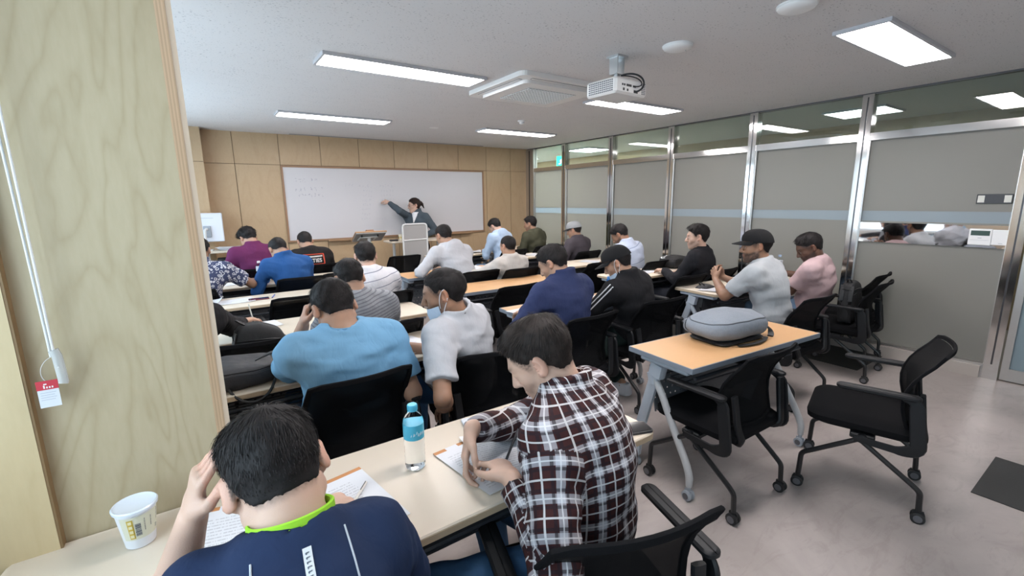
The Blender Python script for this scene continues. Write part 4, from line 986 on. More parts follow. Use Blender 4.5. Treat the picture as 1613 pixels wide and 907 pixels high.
def person(name_label, group=None, pel=(0, 0), yaw=0, head=(0, 0, 1.1), hyaw=None, hpitch=35, hroll=0, sc=1.0, lod=1, skin=(0.42, 0.25, 0.17), hair='short', hair_col=(0.012, 0.010, 0.010), strands=700,
           lh=None, rh=None, shirt=None, sleeve='long', trousers=None, beard=0.0, shoes='dark', collar=None, sit=True, feet=None, knees=None, broad=1.0, bulk=1.0, hip_z=0.525, hairk=1.0, face_eyes=False, folds=1.0, hood=False, seed=1, shirt_gap=1.0, neck_r=1.0, open_front=None, fat_shirt=0.0, neck=0.058):
    hyaw = yaw if hyaw is None else hyaw
    f = A3(-math.sin(math.radians(yaw)), math.cos(math.radians(yaw)), 0); r = A3(f[1], -f[0], 0); up = A3(0, 0, 1)
    P = A3(pel[0], pel[1], hip_z); Hd = A3(*head); R = rot_zyx(hyaw, hpitch, hroll); hs = sc
    HL = lambda *q: Hd+R @ (np.array(q, float)*hs)
    Nk = HL(0, -0.030, -0.070)
    # base of the neck: behind and below the skull
    td = nrm(P-Nk); Cb = Nk+nrm(td*0.75+np.array([0, 0, -0.55])-f*0.10)*neck*sc
    d = np.linalg.norm(Cb-P); bulge = min(0.13, math.sqrt(max(0.0, (0.54*sc)**2-d*d))*0.30)
    mid = (P+Cb)/2-f*bulge-f*0.015
    sp = lambda t: P*(1-t)**2+2*mid*t*(1-t)+Cb*t*t
    tg = lambda t: nrm(2*(1-t)*(mid-P)+2*t*(Cb-mid))
    ctop = sp(0.90)
    # shoulders sit across the upper spine, turned half way toward the head
    sho = 0.178*sc*broad; rr = r
    arms = []
    for sx, spec in ((-1, lh), (1, rh)):
        spec = dict(spec or {})
        W = A3(*spec.get('w', Hd*[1, 1, 0]+f*0.14+r*sx*0.10+A3(0, 0, 0.765)))
        S = ctop+rr*sx*sho-tg(0.9)*0.015+f*spec.get('shf', 0.015)+up*spec.get('shz', 0.0)
        hint = spec.get('e', -up*0.9+rr*sx*0.7-f*0.35); E = ik(S, W, 0.285*sc, 0.255*sc, hint)
        hd = nrm(spec.get('d', nrm((W-E)*[1, 1, 0.15])*0.8+f*0.35-rr*sx*0.25)); hn = np.array(spec.get('n', -up)); hside = np.array(spec.get('s', -rr*sx))
        arms.append((S, E, W, hd, hn, hside, spec.get('curl', (0.35, 0.6, 0.45)), spec.get('thumb', 0.6)))
    if globals().get('DEBUG_ARMS'): print('ARM', name_label[:40], 'Cb', Cb.round(2), [(a[0].round(2).tolist(), a[1].round(2).tolist(), a[2].round(2).tolist()) for a in arms])
    legs = []
    for i, sx in enumerate((-1, 1)):
        H = P+r*sx*0.088*sc
        if sit:
            kn = A3(*knees[i]) if knees else H+nrm(f+r*sx*0.12-up*0.05)*0.425*sc
            ft = A3(*feet[i], 0.075) if feet else np.array([kn[0], kn[1], 0.075])+f*0.03
            kn = ik(H, ft, 0.425*sc, 0.415*sc, kn-(H+ft)/2)
        else:
            ft = A3(*feet[i], 0.075); kn = ik(H, ft, 0.42*sc, 0.42*sc, f)
        legs.append((H, kn, ft))
    h, hf, hc = LOD[lod]
    pts = np.array([P, Cb, Hd]+[sp(t)-f*0.02 for t in (0.2, 0.4, 0.6, 0.8)]+[q for a in arms for q in a[:3]]+[a[2]+a[3]*0.12 for a in arms]+[q for l in legs for q in l])
    lo = pts.min(0)-0.17; hi = pts.max(0)+0.17; lo[2] = -0.01
    fine = [[], [], []]
    for k in range(3):
        fine[k].append((Hd[k]-0.13*sc, Hd[k]+0.13*sc, hf))
        for a in arms: c = a[2]+a[3]*0.06; fine[k].append((c[k]-0.085, c[k]+0.085, hf*1.1))
    fine[2].append((-1, min(0.4, hip_z-0.2), 0.03))
    fld = Field([axis(lo[k], hi[k], h, fine[k]) for k in range(3)])
    b = bulk
    torso = [(0.00, 0.160, 0.110), (0.30, 0.140, 0.103), (0.60, 0.152, 0.112), (0.80, 0.150, 0.098), (0.91, 0.110, 0.062)]
    def torso_prims(g):
        out = []
        for (t0, a0, c0), (t1, a1, c1) in zip(torso[:-1], torso[1:]):
            out.append((ecap(sp(t0)+f*0.01, sp(t1)+f*0.01, (a0*sc*b*broad**0.5+g, c0*sc*b+g), (a1*sc*b*broad+g, c1*sc*b+g), rr), 0.05))
        for S, E, *_ in arms:
            out.append((rcone(sp(0.95), S, 0.042*sc+g, 0.050*sc+g), 0.05)); out.append((rcone(sp(0.80), S-tg(0.9)*0.05, 0.07*sc+g, 0.055*sc+g), 0.05))
        return out
    for p, k in torso_prims(-0.004): fld.put(p, k)
    for H, K, F in legs:
        fld.put(rcone(H, K, 0.078*sc*b, 0.054*sc), 0.04); fld.put(rcone(K, F, 0.052*sc, 0.036*sc), 0.02); fld.put(rcone(F, F+nrm((K-H)*[1, 1, 0]+f*0.02)*0.13-up*0.03, 0.036, 0.03), 0.02)
    for S, E, W, *_ in arms:
        fld.put(rcone(S, E, 0.050*sc*b, 0.039*sc*b), 0.03); m = E+(W-E)*0.30
        fld.put(rcone(E, m, 0.039*sc*b, 0.0415*sc*b), 0.012); fld.put(rcone(m, W, 0.0415*sc*b, 0.0250*sc), 0.012)
    fld.put(ecap(Cb-tg(1)*0.02, Nk+R @ A3(0, 0.012, 0.02), (0.062*sc*neck_r, 0.058*sc*neck_r), (0.056*sc*neck_r, 0.056*sc*neck_r), rr), 0.03)
    U, Sb, U2, Sm = head_prims(Hd, R, hs)
    for p, k in U[:1]: fld.put(p, 0.03)
    for p, k in U[1:]: fld.put(p, k*hs)
    for p, k in Sb: fld.put(p, k*hs, 's')
    for p, k in U2: fld.put(p, k*hs)
    for p, k in Sm: fld.put(p, k*hs, 's')
    for S, E, W, hd, hn, hside, curl, th in arms:
        for p, k in hand_prims(W, hd, hn, hside, curl, sc, th): fld.put(p, k)
    V, Q = fld.mesh(); V = smooth_mesh(V, Q, 1, 0.4)
    # skin tint with lips, beard shadow and redder ears, in head coordinates
    X = (V-Hd) @ R/hs; sk = np.array(skin); C = np.ones((len(V), 4)); C[:, :3] = sk
    C[:, :3] *= (1+0.10*vnoise(V*22))[:, None]
    ss = lambda e0, e1, x: np.clip((x-e0)/(e1-e0), 0, 1)**2*(3-2*np.clip((x-e0)/(e1-e0), 0, 1))
    inhead = (np.abs(X[:, 0]) < 0.11) & (np.abs(X[:, 1]) < 0.14) & (X[:, 2] > -0.13) & (X[:, 2] < 0.14)
    lip = inhead*np.exp(-((X[:, 2]+0.0615)/0.0085)**2-(X[:, 0]/0.019)**4)*ss(0.082, 0.090, X[:, 1])
    C[:, :3] = C[:, :3]*(1-lip[:, None]*0.75)+np.array([0.30, 0.10, 0.085])*min(1.3, sk[0]/0.35)*lip[:, None]*0.75
    zl_ = np.interp(X[:, 1], HAIRLINE_Y, HAIRLINE_Z); stb = inhead*ss(-0.016, 0.010, X[:, 2]-zl_)*(X[:, 1] < 0.06)*(np.abs(X[:, 0]) < 0.079) if hair else np.zeros(len(V))
    stb = (stb*0.8*np.clip(0.75+0.5*vnoise(V*240), 0, 1))[:, None]; C[:, :3] = C[:, :3]*(1-stb)+np.array(hair_col)*2*stb
    ear = inhead*ss(0.074, 0.082, np.abs(X[:, 0])); C[:, :3] *= 1+ear[:, None]*np.array([0.08, -0.05, -0.08])
    brow = inhead*np.exp(-((X[:, 2]-0.026-0.25*np.abs(np.abs(X[:, 0])-0.030))/0.0055)**2-((np.abs(X[:, 0])-0.031)/0.017)**4)*ss(0.06, 0.075, X[:, 1])
    C[:, :3] = C[:, :3]*(1-0.85*brow[:, None])+np.array(hair_col)*0.85*brow[:, None]
    if beard > 0:
        n1 = vnoise(V*160)*0.25+0.75
        mk = inhead*ss(-0.030, -0.050, X[:, 2]+0.30*np.maximum(0, 0.05-X[:, 1])*0-0.16*np.maximum(0, 0.062-X[:, 1]))*ss(-0.012, 0.010, X[:, 1])*ss(-0.135, -0.115, X[:, 2])
        mk = np.maximum(mk*(1-0.9*np.exp(-((X[:, 2]+0.0615)/0.010)**2-(X[:, 0]/0.021)**4)), 0)
        mk = np.clip(mk*n1*beard, 0, 1)[:, None]; C[:, :3] = C[:, :3]*(1-mk)+np.array(hair_col)*1.5*mk
    root = thing('person', name_label, 'person', (P[0], P[1], 0), 0, group)
    O = A3(P[0], P[1], 0)
    fast_obj('body', V-O, Q, skin_mat, root, {'tint': ('FLOAT_COLOR', C)})
    if face_eyes:
        for sx in (-1, 1):
            c = HL(sx*0.031, 0.0772, 0.0035); e = MB(); M = Matrix.Translation(c-O) @ Matrix(np.block([[R, np.zeros((3, 1))], [np.zeros((1, 3)), np.ones((1, 1))]]).tolist()) @ Matrix.Rotation(-math.pi/2, 4, 'X')
            e.lathe([(0, -0.0095), (0.0085, -0.0065), (0.0118, 0), (0.0092, 0.0062), (0.0066, 0.0086), (0.006, 0.0090)], 16, 0, M); e.lathe([(0.006, 0.0090), (0.003, 0.0101), (0, 0.0104)], 16, 1, M)
            e.build('eye', [eye_white, eye_dark], root)
    # ---- hair: a shell over the skull that thins out at the hairline, plus strands
    if hair:
        st = dict(short=(0.018, 0.0075), buzz=(0.007, 0.004), fluffy=(0.032, 0.013), medium=(0.021, 0.008), crop=(0.013, 0.006), thin=(0.012, 0.010), bun=(0.014, 0.013))[hair]
        hh = min(hf*1.1, 0.009)
        hfld = Field([axis(Hd[k]-(0.15 if hair != 'bun' else 0.21)*hs, Hd[k]+(0.15 if hair != 'bun' else 0.21)*hs, hh) for k in range(3)])
        cr = ell(HL(0, -0.012, 0.030), R, [0.0755*hs, 0.0955*hs, 0.086*hs]); nkp = ecap(Cb-tg(1)*0.02, Nk+R @ A3(0, 0.012, 0.02), (0.062*sc*neck_r, 0.058*sc*neck_r), (0.056*sc*neck_r, 0.056*sc*neck_r), rr)
        hfld.put(cr, 0, m=0.2); hfld.put(nkp, 0.03, m=0.2)
        G = np.stack(np.meshgrid(*hfld.ax, indexing='ij'), -1).reshape(-1, 3); Y = (G-Hd) @ R/hs
        zl = np.interp(Y[:, 1], HAIRLINE_Y, HAIRLINE_Z)
        if hair == 'bun': zl = np.where(Y[:, 1] < 0.0, -0.075, zl)
        fade = np.clip((Y[:, 2]-zl)/(0.055 if hair != 'buzz' else 0.05), 0, 1); top = np.clip((Y[:, 2]-0.015)/0.085, 0, 1)
        th = (st[1]+(st[0]-st[1])*top**1.3*(0.8+0.4*np.clip(Y[:, 1]/0.08, -0.5, 1)))*hairk*(0.12+0.88*fade)
        if hair == 'thin': th = th*np.where((Y[:, 2] > 0.085), 0.55, 1.0)
        th = np.where(Y[:, 2] < zl, -0.010, th)+0.0035*vnoise(G*38+seed*7)*(fade > 0)*min(1.0, hairk*st[0]/0.02)
        hfld.D = (hfld.D.reshape(-1)-th.astype(np.float32)*hs).reshape(hfld.D.shape)
        if hair == 'bun':
            hfld.put(ell(HL(0.0, -0.118, 0.018), R, (0.036, 0.030, 0.034)), 0.02); hfld.put(rcone(HL(0, -0.140, 0.0), HL(0.02, -0.165, -0.075), 0.020, 0.008), 0.012)
        HV, HQ = hfld.mesh()
        if len(HV):
            HY = (HV-Hd) @ R/hs; hc_ = np.ones((len(HV), 4)); hc_[:, :3] = np.array(hair_col)*(1+0.5*vnoise(HV*60))[:, None]
            rs = np.random.RandomState(seed); zl = np.interp(HY[:, 1], HAIRLINE_Y, HAIRLINE_Z)
            ok = np.where(HY[:, 2] > zl+0.004)[0]; ns = min(strands, 20000)
            pts_i = rs.choice(ok, ns) if len(ok) else np.zeros(0, int)
            B = HY[pts_i]+rs.normal(0, 0.002, (ns, 3)); c0 = A3(0, -0.012, 0.03); N = (B-c0)/np.array([0.0755, 0.0955, 0.086])**2; N /= np.linalg.norm(N, axis=1)[:, None]
            crown = A3(0.010, -0.070, 0.100); dr = B-crown; dr = dr-N*(dr*N).sum(1)[:, None]; dr /= np.linalg.norm(dr, axis=1)[:, None]+1e-9
            dr[:, 2] -= 0.25
            topw = np.clip((B[:, 2]-0.02)/0.08, 0, 1)[:, None]; fr = np.clip((B[:, 1]+0.02)/0.1, 0, 1)[:, None]
            cl = np.stack([vnoise(B*30+seed), vnoise(B*30+11+seed), vnoise(B*30+23)], 1)
            D1 = dr*(0.9)+N*(0.16+0.32*topw*fr)+cl*0.42+rs.normal(0, 0.14, (ns, 3)); D1 /= np.linalg.norm(D1, axis=1)[:, None]
            fade = np.clip((B[:, 2]-np.interp(B[:, 1], HAIRLINE_Y, HAIRLINE_Z))/0.05, 0.12, 1)
            Ls = (st[1]*1.1+st[0]*0.9*topw[:, 0])*fade*rs.uniform(0.6, 1.25, ns)*hairk
            D2 = D1-N*0.45+dr*0.3; D2 /= np.linalg.norm(D2, axis=1)[:, None]
            B0 = B-N*0.002; B1 = B0+D1*Ls[:, None]*0.55; B2 = B1+D2*Ls[:, None]*0.6
            sd = np.cross(D1, N+rs.normal(0, 0.3, (ns, 3))); sd /= np.linalg.norm(sd, axis=1)[:, None]+1e-9; wv = 0.00062 if lod == 0 else (0.0013 if lod == 1 else 0.0022)
            SV = np.concatenate([B0-sd*wv, B0+sd*wv, B1-sd*wv, B1+sd*wv, B2]); SV = Hd+(SV*hs) @ R.T
            o = len(HV); a = np.arange(ns)
            SQ = np.stack([o+a, o+ns+a, o+3*ns+a, o+2*ns+a], 1); ST = np.stack([o+2*ns+a, o+3*ns+a, o+4*ns+a], 1)
            sc_ = np.array(hair_col)[None]*rs.uniform(0.6, 2.0, (ns, 1)); sc_ = np.concatenate([sc_, np.ones((ns, 1))], 1)
            fast_obj('hair', np.concatenate([HV, SV])-O, np.concatenate([HQ, SQ]), hair_mat, root, {'tint': ('FLOAT_COLOR', np.concatenate([hc_, np.tile(sc_, (5, 1))]))}, tris=ST)
    # ---- trousers
    tf = Field([axis(lo[k], hi[k], hc*1.25) for k in range(3)])
    for (t0, a0, c0), (t1, a1, c1) in zip(torso[:1], torso[1:2]):
        tf.put(ecap(sp(0.0)+f*0.01, sp(0.16)+f*0.01, (a0*sc*b+0.008, c0*sc*b+0.010), (0.150*sc*b+0.005, 0.105*sc*b+0.006), rr), 0.04)
    for H, K, F in legs:
        tf.put(rcone(H, K, 0.088*sc*b, 0.068*sc), 0.05); tf.put(ecap(K, F+nrm(K-F)*0.03, (0.066*sc, 0.066*sc), (0.055*sc, 0.055*sc), r, cut1=True), 0.02)
    tf.warp(lambda p: 0.007*vnoise(p*A3(16, 16, 9)+seed))
    TV, TQ = tf.mesh(); fast_obj('trousers', smooth_mesh(TV, TQ, 1)-O, TQ, trousers or cloth('trousers_dark', (0.02, 0.022, 0.03)), root, {'cuv': ('FLOAT_VECTOR', TV)})
    for (H, K, F), sx in zip(legs, (-1, 1)):
        td2 = nrm((K-H)*[1, 1, 0]+f*0.05); sm = MB(); o3 = F*[1, 1, 0]
        Mx = Matrix.Translation((o3-O).tolist()) @ Matrix(((td2[1], td2[0], 0, 0), (-td2[0], td2[1], 0, 0), (0, 0, 1, 0), (0, 0, 0, 1)))
        lay = []
        for z, x, y0, y1 in ((0.004, 0.040, -0.070, 0.185), (0.012, 0.046, -0.078, 0.195), (0.030, 0.046, -0.078, 0.195), (0.050, 0.044, -0.075, 0.175), (0.075, 0.040, -0.070, 0.10), (0.095, 0.037, -0.062, 0.055), (0.100, 0.030, -0.055, 0.045)): lay.append((-x, x, y0, y1, 0.036 if z < 0.09 else 0.028, z))
        loft_rr(sm, lay); sm.v = [tuple(Mx @ Vector(q)) for q in sm.v]; sm.build('shoe', shoe_white if shoes == 'white' else shoe_dark, root)
    # ---- shirt
    sf = Field([axis(lo[k], hi[k], hc) if k < 2 else axis(max(lo[2], hip_z-0.16), hi[2], hc) for k in range(3)])
    g = 0.012*shirt_gap
    for p, k in torso_prims(g): sf.put(p, k)
    sf.put(ecap(sp(-0.02)+f*0.01-up*0.05, sp(0.2)+f*0.01, (0.166*sc*b+g, 0.118*sc*b+g), (0.150*sc*b+g, 0.108*sc*b+g), rr, cut0=True), 0.04)
    if fat_shirt: sf.put(ell(sp(0.25)+f*0.06, np.stack([rr, f, up], 1), (0.15, 0.10+fat_shirt, 0.16)), 0.06)
    for S, E, W, *_ in arms:
        if sleeve == 'short':
            C1 = S+(E-S)*0.74; sf.put(ecap(S, C1, (0.062*sc*b+g, 0.060*sc*b+g), (0.057*sc*b+g*1.2, 0.054*sc*b+g*1.2), rr, cut1=True), 0.035)
        else:
            gl = g*1.0; sf.put(rcone(S, E, 0.056*sc*b+gl, 0.043*sc*b+gl), 0.035); C1 = W-nrm(W-E)*0.012
            sf.put(ecap(E, C1, (0.043*sc*b+gl, 0.043*sc*b+gl), (0.030*sc+gl*0.8, 0.030*sc+gl*0.8), rr, cut1=True), 0.012)
    nd = nrm(Nk-Cb)
    if hood:     # a thick folded hood lying on the upper back
        bn = nrm(np.cross(tg(0.95), rr)); bn = bn if bn @ (up-f) > 0 else -bn; hcc = Cb-tg(0.95)*0.055+bn*0.080; sf.put(ell(hcc, np.stack([rr, bn, tg(0.95)], 1), (0.120, 0.048, 0.090)), 0.012); sf.put(rcone(Cb-rr*0.085+f*0.02, Cb-f*0.05-rr*0.03, 0.032, 0.035), 0.03); sf.put(rcone(Cb+rr*0.085+f*0.02, Cb-f*0.05+rr*0.03, 0.032, 0.035), 0.03)
    nb = 0.030 if collar in (None, 'crew') else 0.040
    sf.put(ecap(Cb-tg(1)*0.03, Cb+nd*nb, (0.090*sc, 0.080*sc), (0.074*sc*neck_r, 0.070*sc*neck_r), rr, cut1=True), 0.035)
    if collar in ('polo', 'shirt', 'jacket'):
        hgt = 0.062 if collar != 'jacket' else 0.072
        sf.put(ecap(Cb-nd*0.02-f*0.004, Cb+nd*hgt-f*0.006, (0.084*sc*neck_r, 0.082*sc*neck_r), (0.077*sc*neck_r, 0.075*sc*neck_r), rr, cut1=True), 0.010)
    # neck opening
    if lod == 0: sf.put(ecap(Cb+nd*(0.020 if collar == 'crew' or collar is None or hood else 0.030), Cb+nd*0.16, (0.063*sc*neck_r, 0.063*sc*neck_r), (0.062*sc*neck_r, 0.062*sc*neck_r), rr), 0.004, 's')
    fa = folds*0.0075
    fl = lambda p: fa*vnoise(p*A3(13, 13, 20)+seed*3)+fa*0.75*(np.abs(vnoise((p @ np.array([[1, .4, .2], [-.4, 1, .3], [0, -.3, 1]]))*A3(9, 9, 30)+seed*5))-0.3)
    sf.warp(fl)
    for S, E, W, *_ in arms:   # cloth bunches round the inside of the elbow and the armpit
        if sleeve == 'long':
            ax_ = nrm(W-S)
            sf.warp(lambda p, E=E, ax_=ax_: 0.006*folds*np.sin((p-E) @ ax_*190+6*vnoise(p*14)[:])*np.exp(-((p-E)**2).sum(1)/0.0065))
        sf.warp(lambda p, S=S, E=E: 0.005*folds*np.sin((p-S) @ nrm(E-S+tg(0.5)*0.2)*150+5*vnoise(p*12))*np.exp(-((p-(S*0.8+E*0.2)-tg(.5)*-0.04)**2).sum(1)/0.008))
    SV, SQ = sf.mesh(); SV = smooth_mesh(SV, SQ, 1, 0.35)
    # garment coordinates, one set per part (torso, upper arms, forearms); every face takes the part it lies on
    tt = np.clip(((SV-P) @ nrm(Cb-P))/np.linalg.norm(Cb-P), -0.2, 1.15)
    spc = P[None]*((1-tt)**2)[:, None]+2*mid[None]*(tt*(1-tt))[:, None]+Cb[None]*(tt**2)[:, None]
    q = SV-spc; xr = q @ rr; yf = q @ f-0.01
    uvs = [np.stack([np.arctan2(xr*0.85, -yf+0.02)*0.155, tt*0.55], 1)]; per = [2*math.pi*0.155]
    ds = [np.where(np.abs(xr) < 0.125*broad, -1.0, np.abs(np.sqrt((xr/0.165)**2+(yf/0.12)**2)-1)*0.13)]
    for i, (S, E, W, *_) in enumerate(arms):
        for a_, b_, off in ((S, E, 0.0), (E, W, np.linalg.norm(E-S))):
            ab = b_-a_; L = np.linalg.norm(ab); n_ = ab/L; t = np.clip((SV-a_) @ n_/L, 0.0, 1.02); w_ = SV-a_-t[:, None]*ab
            s1 = nrm(f-n_*(f@n_)+up*0.01); s2 = np.cross(n_, s1)
            uvs.append(np.stack([np.arctan2(w_ @ s2, -(w_ @ s1))*0.06, -(off+t*L)-0.3*i], 1)); per.append(2*math.pi*0.06)
            ds.append(np.where(t > (0.10 if off == 0 else 0.0), np.abs(np.linalg.norm(w_, axis=1)-0.058), 9.0))
    part = np.argmin(np.stack([d_[SQ].mean(1) for d_ in ds], 1), 1)
    cuv = np.zeros((len(SQ), 4, 3))
    for k_, (uv_, pe_) in enumerate(zip(uvs, per)):
        m_ = part == k_
        if not m_.any(): continue
        c_ = uv_[SQ[m_]].copy(); dlt = c_[:, :, 0]-c_[:, :1, 0]; c_[:, :, 0] -= np.round(dlt/pe_)*pe_; cuv[m_, :, :2] = c_
    sh = fast_obj('jacket' if collar == 'jacket' else 'shirt', SV-O, SQ, shirt, root)
    if len(sh.data.loops) == len(SQ)*4:
        at_ = sh.data.attributes.new('cuv', 'FLOAT_VECTOR', 'CORNER'); at_.data.foreach_set('vector', cuv.astype(np.float32).ravel())
    return dict(root=root, O=O, HL=HL, R=R, Hd=Hd, P=P, Cb=Cb, Nk=Nk, nd=nd, f=f, r=rr, up=up, arms=arms, legs=legs, sp=sp, tg=tg, shirt=sh, hs=hs, SV=SV, SQ=SQ)

# ---- things worn, as parts of the person
from mathutils.bvhtree import BVHTree
def R4(p, c):
    M = Matrix.Identity(4)
    for i in range(3):
        for j in range(3): M[i][j] = float(p['R'][i, j])
    M.translation = Vector((c-p['O']).tolist()); return M
def wear_cap(p, mt, brim_mt=None, adjust=False, name='cap'):
    s = p['hs']; M = R4(p, p['Hd']); b = MB()
    def dm(u, v):
        a = u*2*math.pi; e = v*math.pi/2
        x = 0.088*math.cos(e)**0.75*math.sin(a); y = -0.010+0.108*math.cos(e)**0.75*math.cos(a); z = 0.036+0.092*math.sin(e)-0.018*(-math.cos(a))*(1-v)
        return tuple(q*s for q in (x, y, z))
    b.grid(dm, 28, 10, thick=0.003)
    for k in range(6):
        b.tube([tuple(np.array(dm(k/6+0.08, v/8))*1.006) for v in range(9)], 0.0012, 4)
    b.lathe([(0, 0.131*s), (0.008, 0.129*s), (0.009, 0.125*s)], 10, M=Matrix.Translation((0, -0.010*s, 0)))
    b.v = [tuple(M @ Vector(q)) for q in b.v]
    c = b.build(name, mt, p['root'])
    br = MB()
    def bm(u, v):
        a = (u-0.5)*math.radians(150); rr_ = 1.0
        x = 0.086*math.sin(a)*(1-0.05*v); y0 = -0.010+0.106*math.cos(a); y = y0+v*0.075*math.cos(a)**0.45*(1 if math.cos(a) > 0 else 0)
        return tuple(q*s for q in (x, y, 0.034+0.016*math.cos(a)-0.012*v-0.010*(x/0.086)**2*v))
    br.grid(bm, 18, 6, thick=0.0035); br.v = [tuple(M @ Vector(q)) for q in br.v]; br.build('brim', brim_mt or mt, c)
    if adjust:
        op = MB(); op.grid(lambda u, v: (0.034*s*(u-0.5)*2*(1-v*0.55), (-0.10-0.019+0.012*((u-0.5)*2)**2+0.02*v)*s, (0.040+0.042*v)*s), 8, 4, thick=0.002)
        op.v = [tuple(M @ Vector(q)) for q in op.v]; op.build('strap_opening', cloth('cap_opening_dark', (0.012, 0.010, 0.010)), c)
    return c
mask_blue = mat('mask_blue', (0.50, 0.61, 0.74), 0.85, bump=0.3, bscale=90); mask_loop = mat('mask_loop', (0.75, 0.78, 0.82), 0.8)
def wear_mask(p, z0=-0.052, z1=-0.128, out=0.004, push=0.0):
    s = p['hs']; M = R4(p, p['Hd']); b = MB()
    def mk(u, v):
        a = (u-0.5)*math.radians(168); z = z0+(z1-z0)*v; w = 0.068-0.020*v; dpt = 0.100-0.014*abs(v-0.4)-push*v
        return tuple(q*s for q in (w*math.sin(a)*1.05, 0.018+(dpt-0.018+out)*math.cos(a)**0.8, z+0.010*(1-math.cos(a))))
    b.grid(mk, 18, 9, thick=0.0015); b.v = [tuple(M @ Vector(q)) for q in b.v]; m_ = b.build('face_mask', mask_blue, p['root'])
    for sx in (-1, 1):
        lp = MB(); lp.tube(bez([(sx*0.068*s, 0.026*s, (z0-0.004)*s), (sx*0.080*s, 0.024*s, -0.02*s), (sx*0.088*s, 0.010*s, 0.026*s), (sx*0.092*s, -0.018*s, 0.032*s)], 10), 0.0017, 5)
        lp.v = [tuple(M @ Vector(q)) for q in lp.v]; lp.build('ear_loop', mask_loop, m_); lp = MB()
        lp.tube(bez([(sx*0.054*s, 0.028*s, (z1+0.012)*s), (sx*0.078*s, 0.016*s, -0.060*s), (sx*0.084*s, -0.010*s, -0.040*s), (sx*0.091*s, -0.022*s, -0.010*s)], 10), 0.0017, 5)
        lp.v = [tuple(M @ Vector(q)) for q in lp.v]; lp.build('ear_loop', mask_loop, m_)
    return m_
def on_cloth(p, pts, off=0.003, frm=None):
    """drop points onto the garment along the ray from frm (default: from behind)"""
    if 'bvh' not in p: p['bvh'] = BVHTree.FromPolygons([tuple(v) for v in p['SV']], [tuple(map(int, q)) for q in p['SQ']])
    out = []
    for q in pts:
        q = Vector(np.array(q).tolist()); dv = Vector(np.array(p['f'] if frm is None else frm).tolist()).normalized()
        hit, n, i, d = p['bvh'].ray_cast(q-dv*0.5, dv)
        out.append((hit+n*off) if hit is not None else None)
    return [h-Vector(p['O'].tolist()) for h in out if h is not None]
def collar_ring(p, mt, r0=0.066, hgt=0.012, thick=0.006, name='collar', dz=0.0):
    """neckband following the neck"""
    b = MB(); nd = p['nd']; s1 = p['r']; s2 = np.cross(nd, s1); c = p['Cb']-p['O']+nd*dz
    b.tube([tuple(c+nd*0.028+(s1*math.cos(a)+s2*math.sin(a))*r0) for a in np.linspace(0, 2*math.pi, 33)], 1.0, 8, flat=(thick, hgt, tuple(nd)), caps=False)
    b2 = MB(); b2.v, b2.f, b2.mi, b2.sm = b.v, b.f, b.mi, b.sm
    return b2.build(name, mt, p['root'])

SK = dict(fair=(0.52, 0.34, 0.26), tan=(0.42, 0.25, 0.17), brown=(0.30, 0.165, 0.105), dark=(0.17, 0.088, 0.055), deep=(0.115, 0.06, 0.04))
jeans = cloth('jeans_blue', (0.035, 0.085, 0.17)); jeans_pale = cloth('jeans_pale', (0.16, 0.25, 0.38)); dark_trousers = cloth('trousers_dark', (0.02, 0.022, 0.03))
def N(x): return x
# --- nearest row
tee = cloth('navy_tee', (0.012, 0.024, 0.064), bump=0.3)
p1 = person('man leaning on his left hand in a navy tee with lime green collar, nearest person', pel=(0.03, 0.60), yaw=3, head=(0.070, 0.905, 1.010), hyaw=1, hpitch=44, hroll=-8, lod=0, shirt=tee, sleeve='short', collar='crew', skin=SK['fair'], hair='medium', strands=16000, trousers=dark_trousers,
    lh=dict(w=(-0.070, 0.965, 0.945), d=(0.22, -0.02, 0.96), n=(0.85, 0.1, 0.1), s=(-0.1, -1, 0.2), e=(-0.3, 0.3, -1.0), curl=(0.45, 1.2, 1.0), shf=0.06), rh=dict(w=(0.235, 1.09, 0.745), d=(-0.4, 0.9, 0.02), e=(0.4, -0.4, -0.8), shf=0.04), broad=0.76, folds=0.8, neck_r=1.06, seed=3)
# --- man in plaid
p2 = person('bearded man writing in a maroon and white plaid shirt and blue jeans', pel=(0.80, 0.835), yaw=30, head=(0.789, 1.004, 1.06), hyaw=44, hpitch=36, lod=0, shirt=cloth('plaid_shirt', (0.1, 0.03, 0.03), kind='plaid', bump=0.3), collar='shirt', skin=SK['fair'], hair='medium', hair_col=(0.018, 0.013, 0.011), strands=10000, trousers=jeans,
    lh=dict(w=(0.615, 0.905, 0.785), d=(0.05, 0.9, 0.10), n=(-0.25, 0, -1), s=(-0.8, 0.2, 0.6), curl=(0.55, 0.9, 0.6)), rh=dict(w=(0.606, 1.105, 0.850), d=(-0.40, -0.22, -0.75), n=(0.55, -0.45, -0.35), s=(0.6, -0.5, -0.2), e=(0.8, 0.3, -0.3), curl=(0.25, 0.7, 0.6)), beard=0.30, face_eyes=True, broad=1.04, bulk=1.08,
    knees=[(0.40, 0.98, 0.50), (0.78, 1.20, 0.50)], feet=[(0.42, 1.02), (0.80, 1.28)], seed=5)
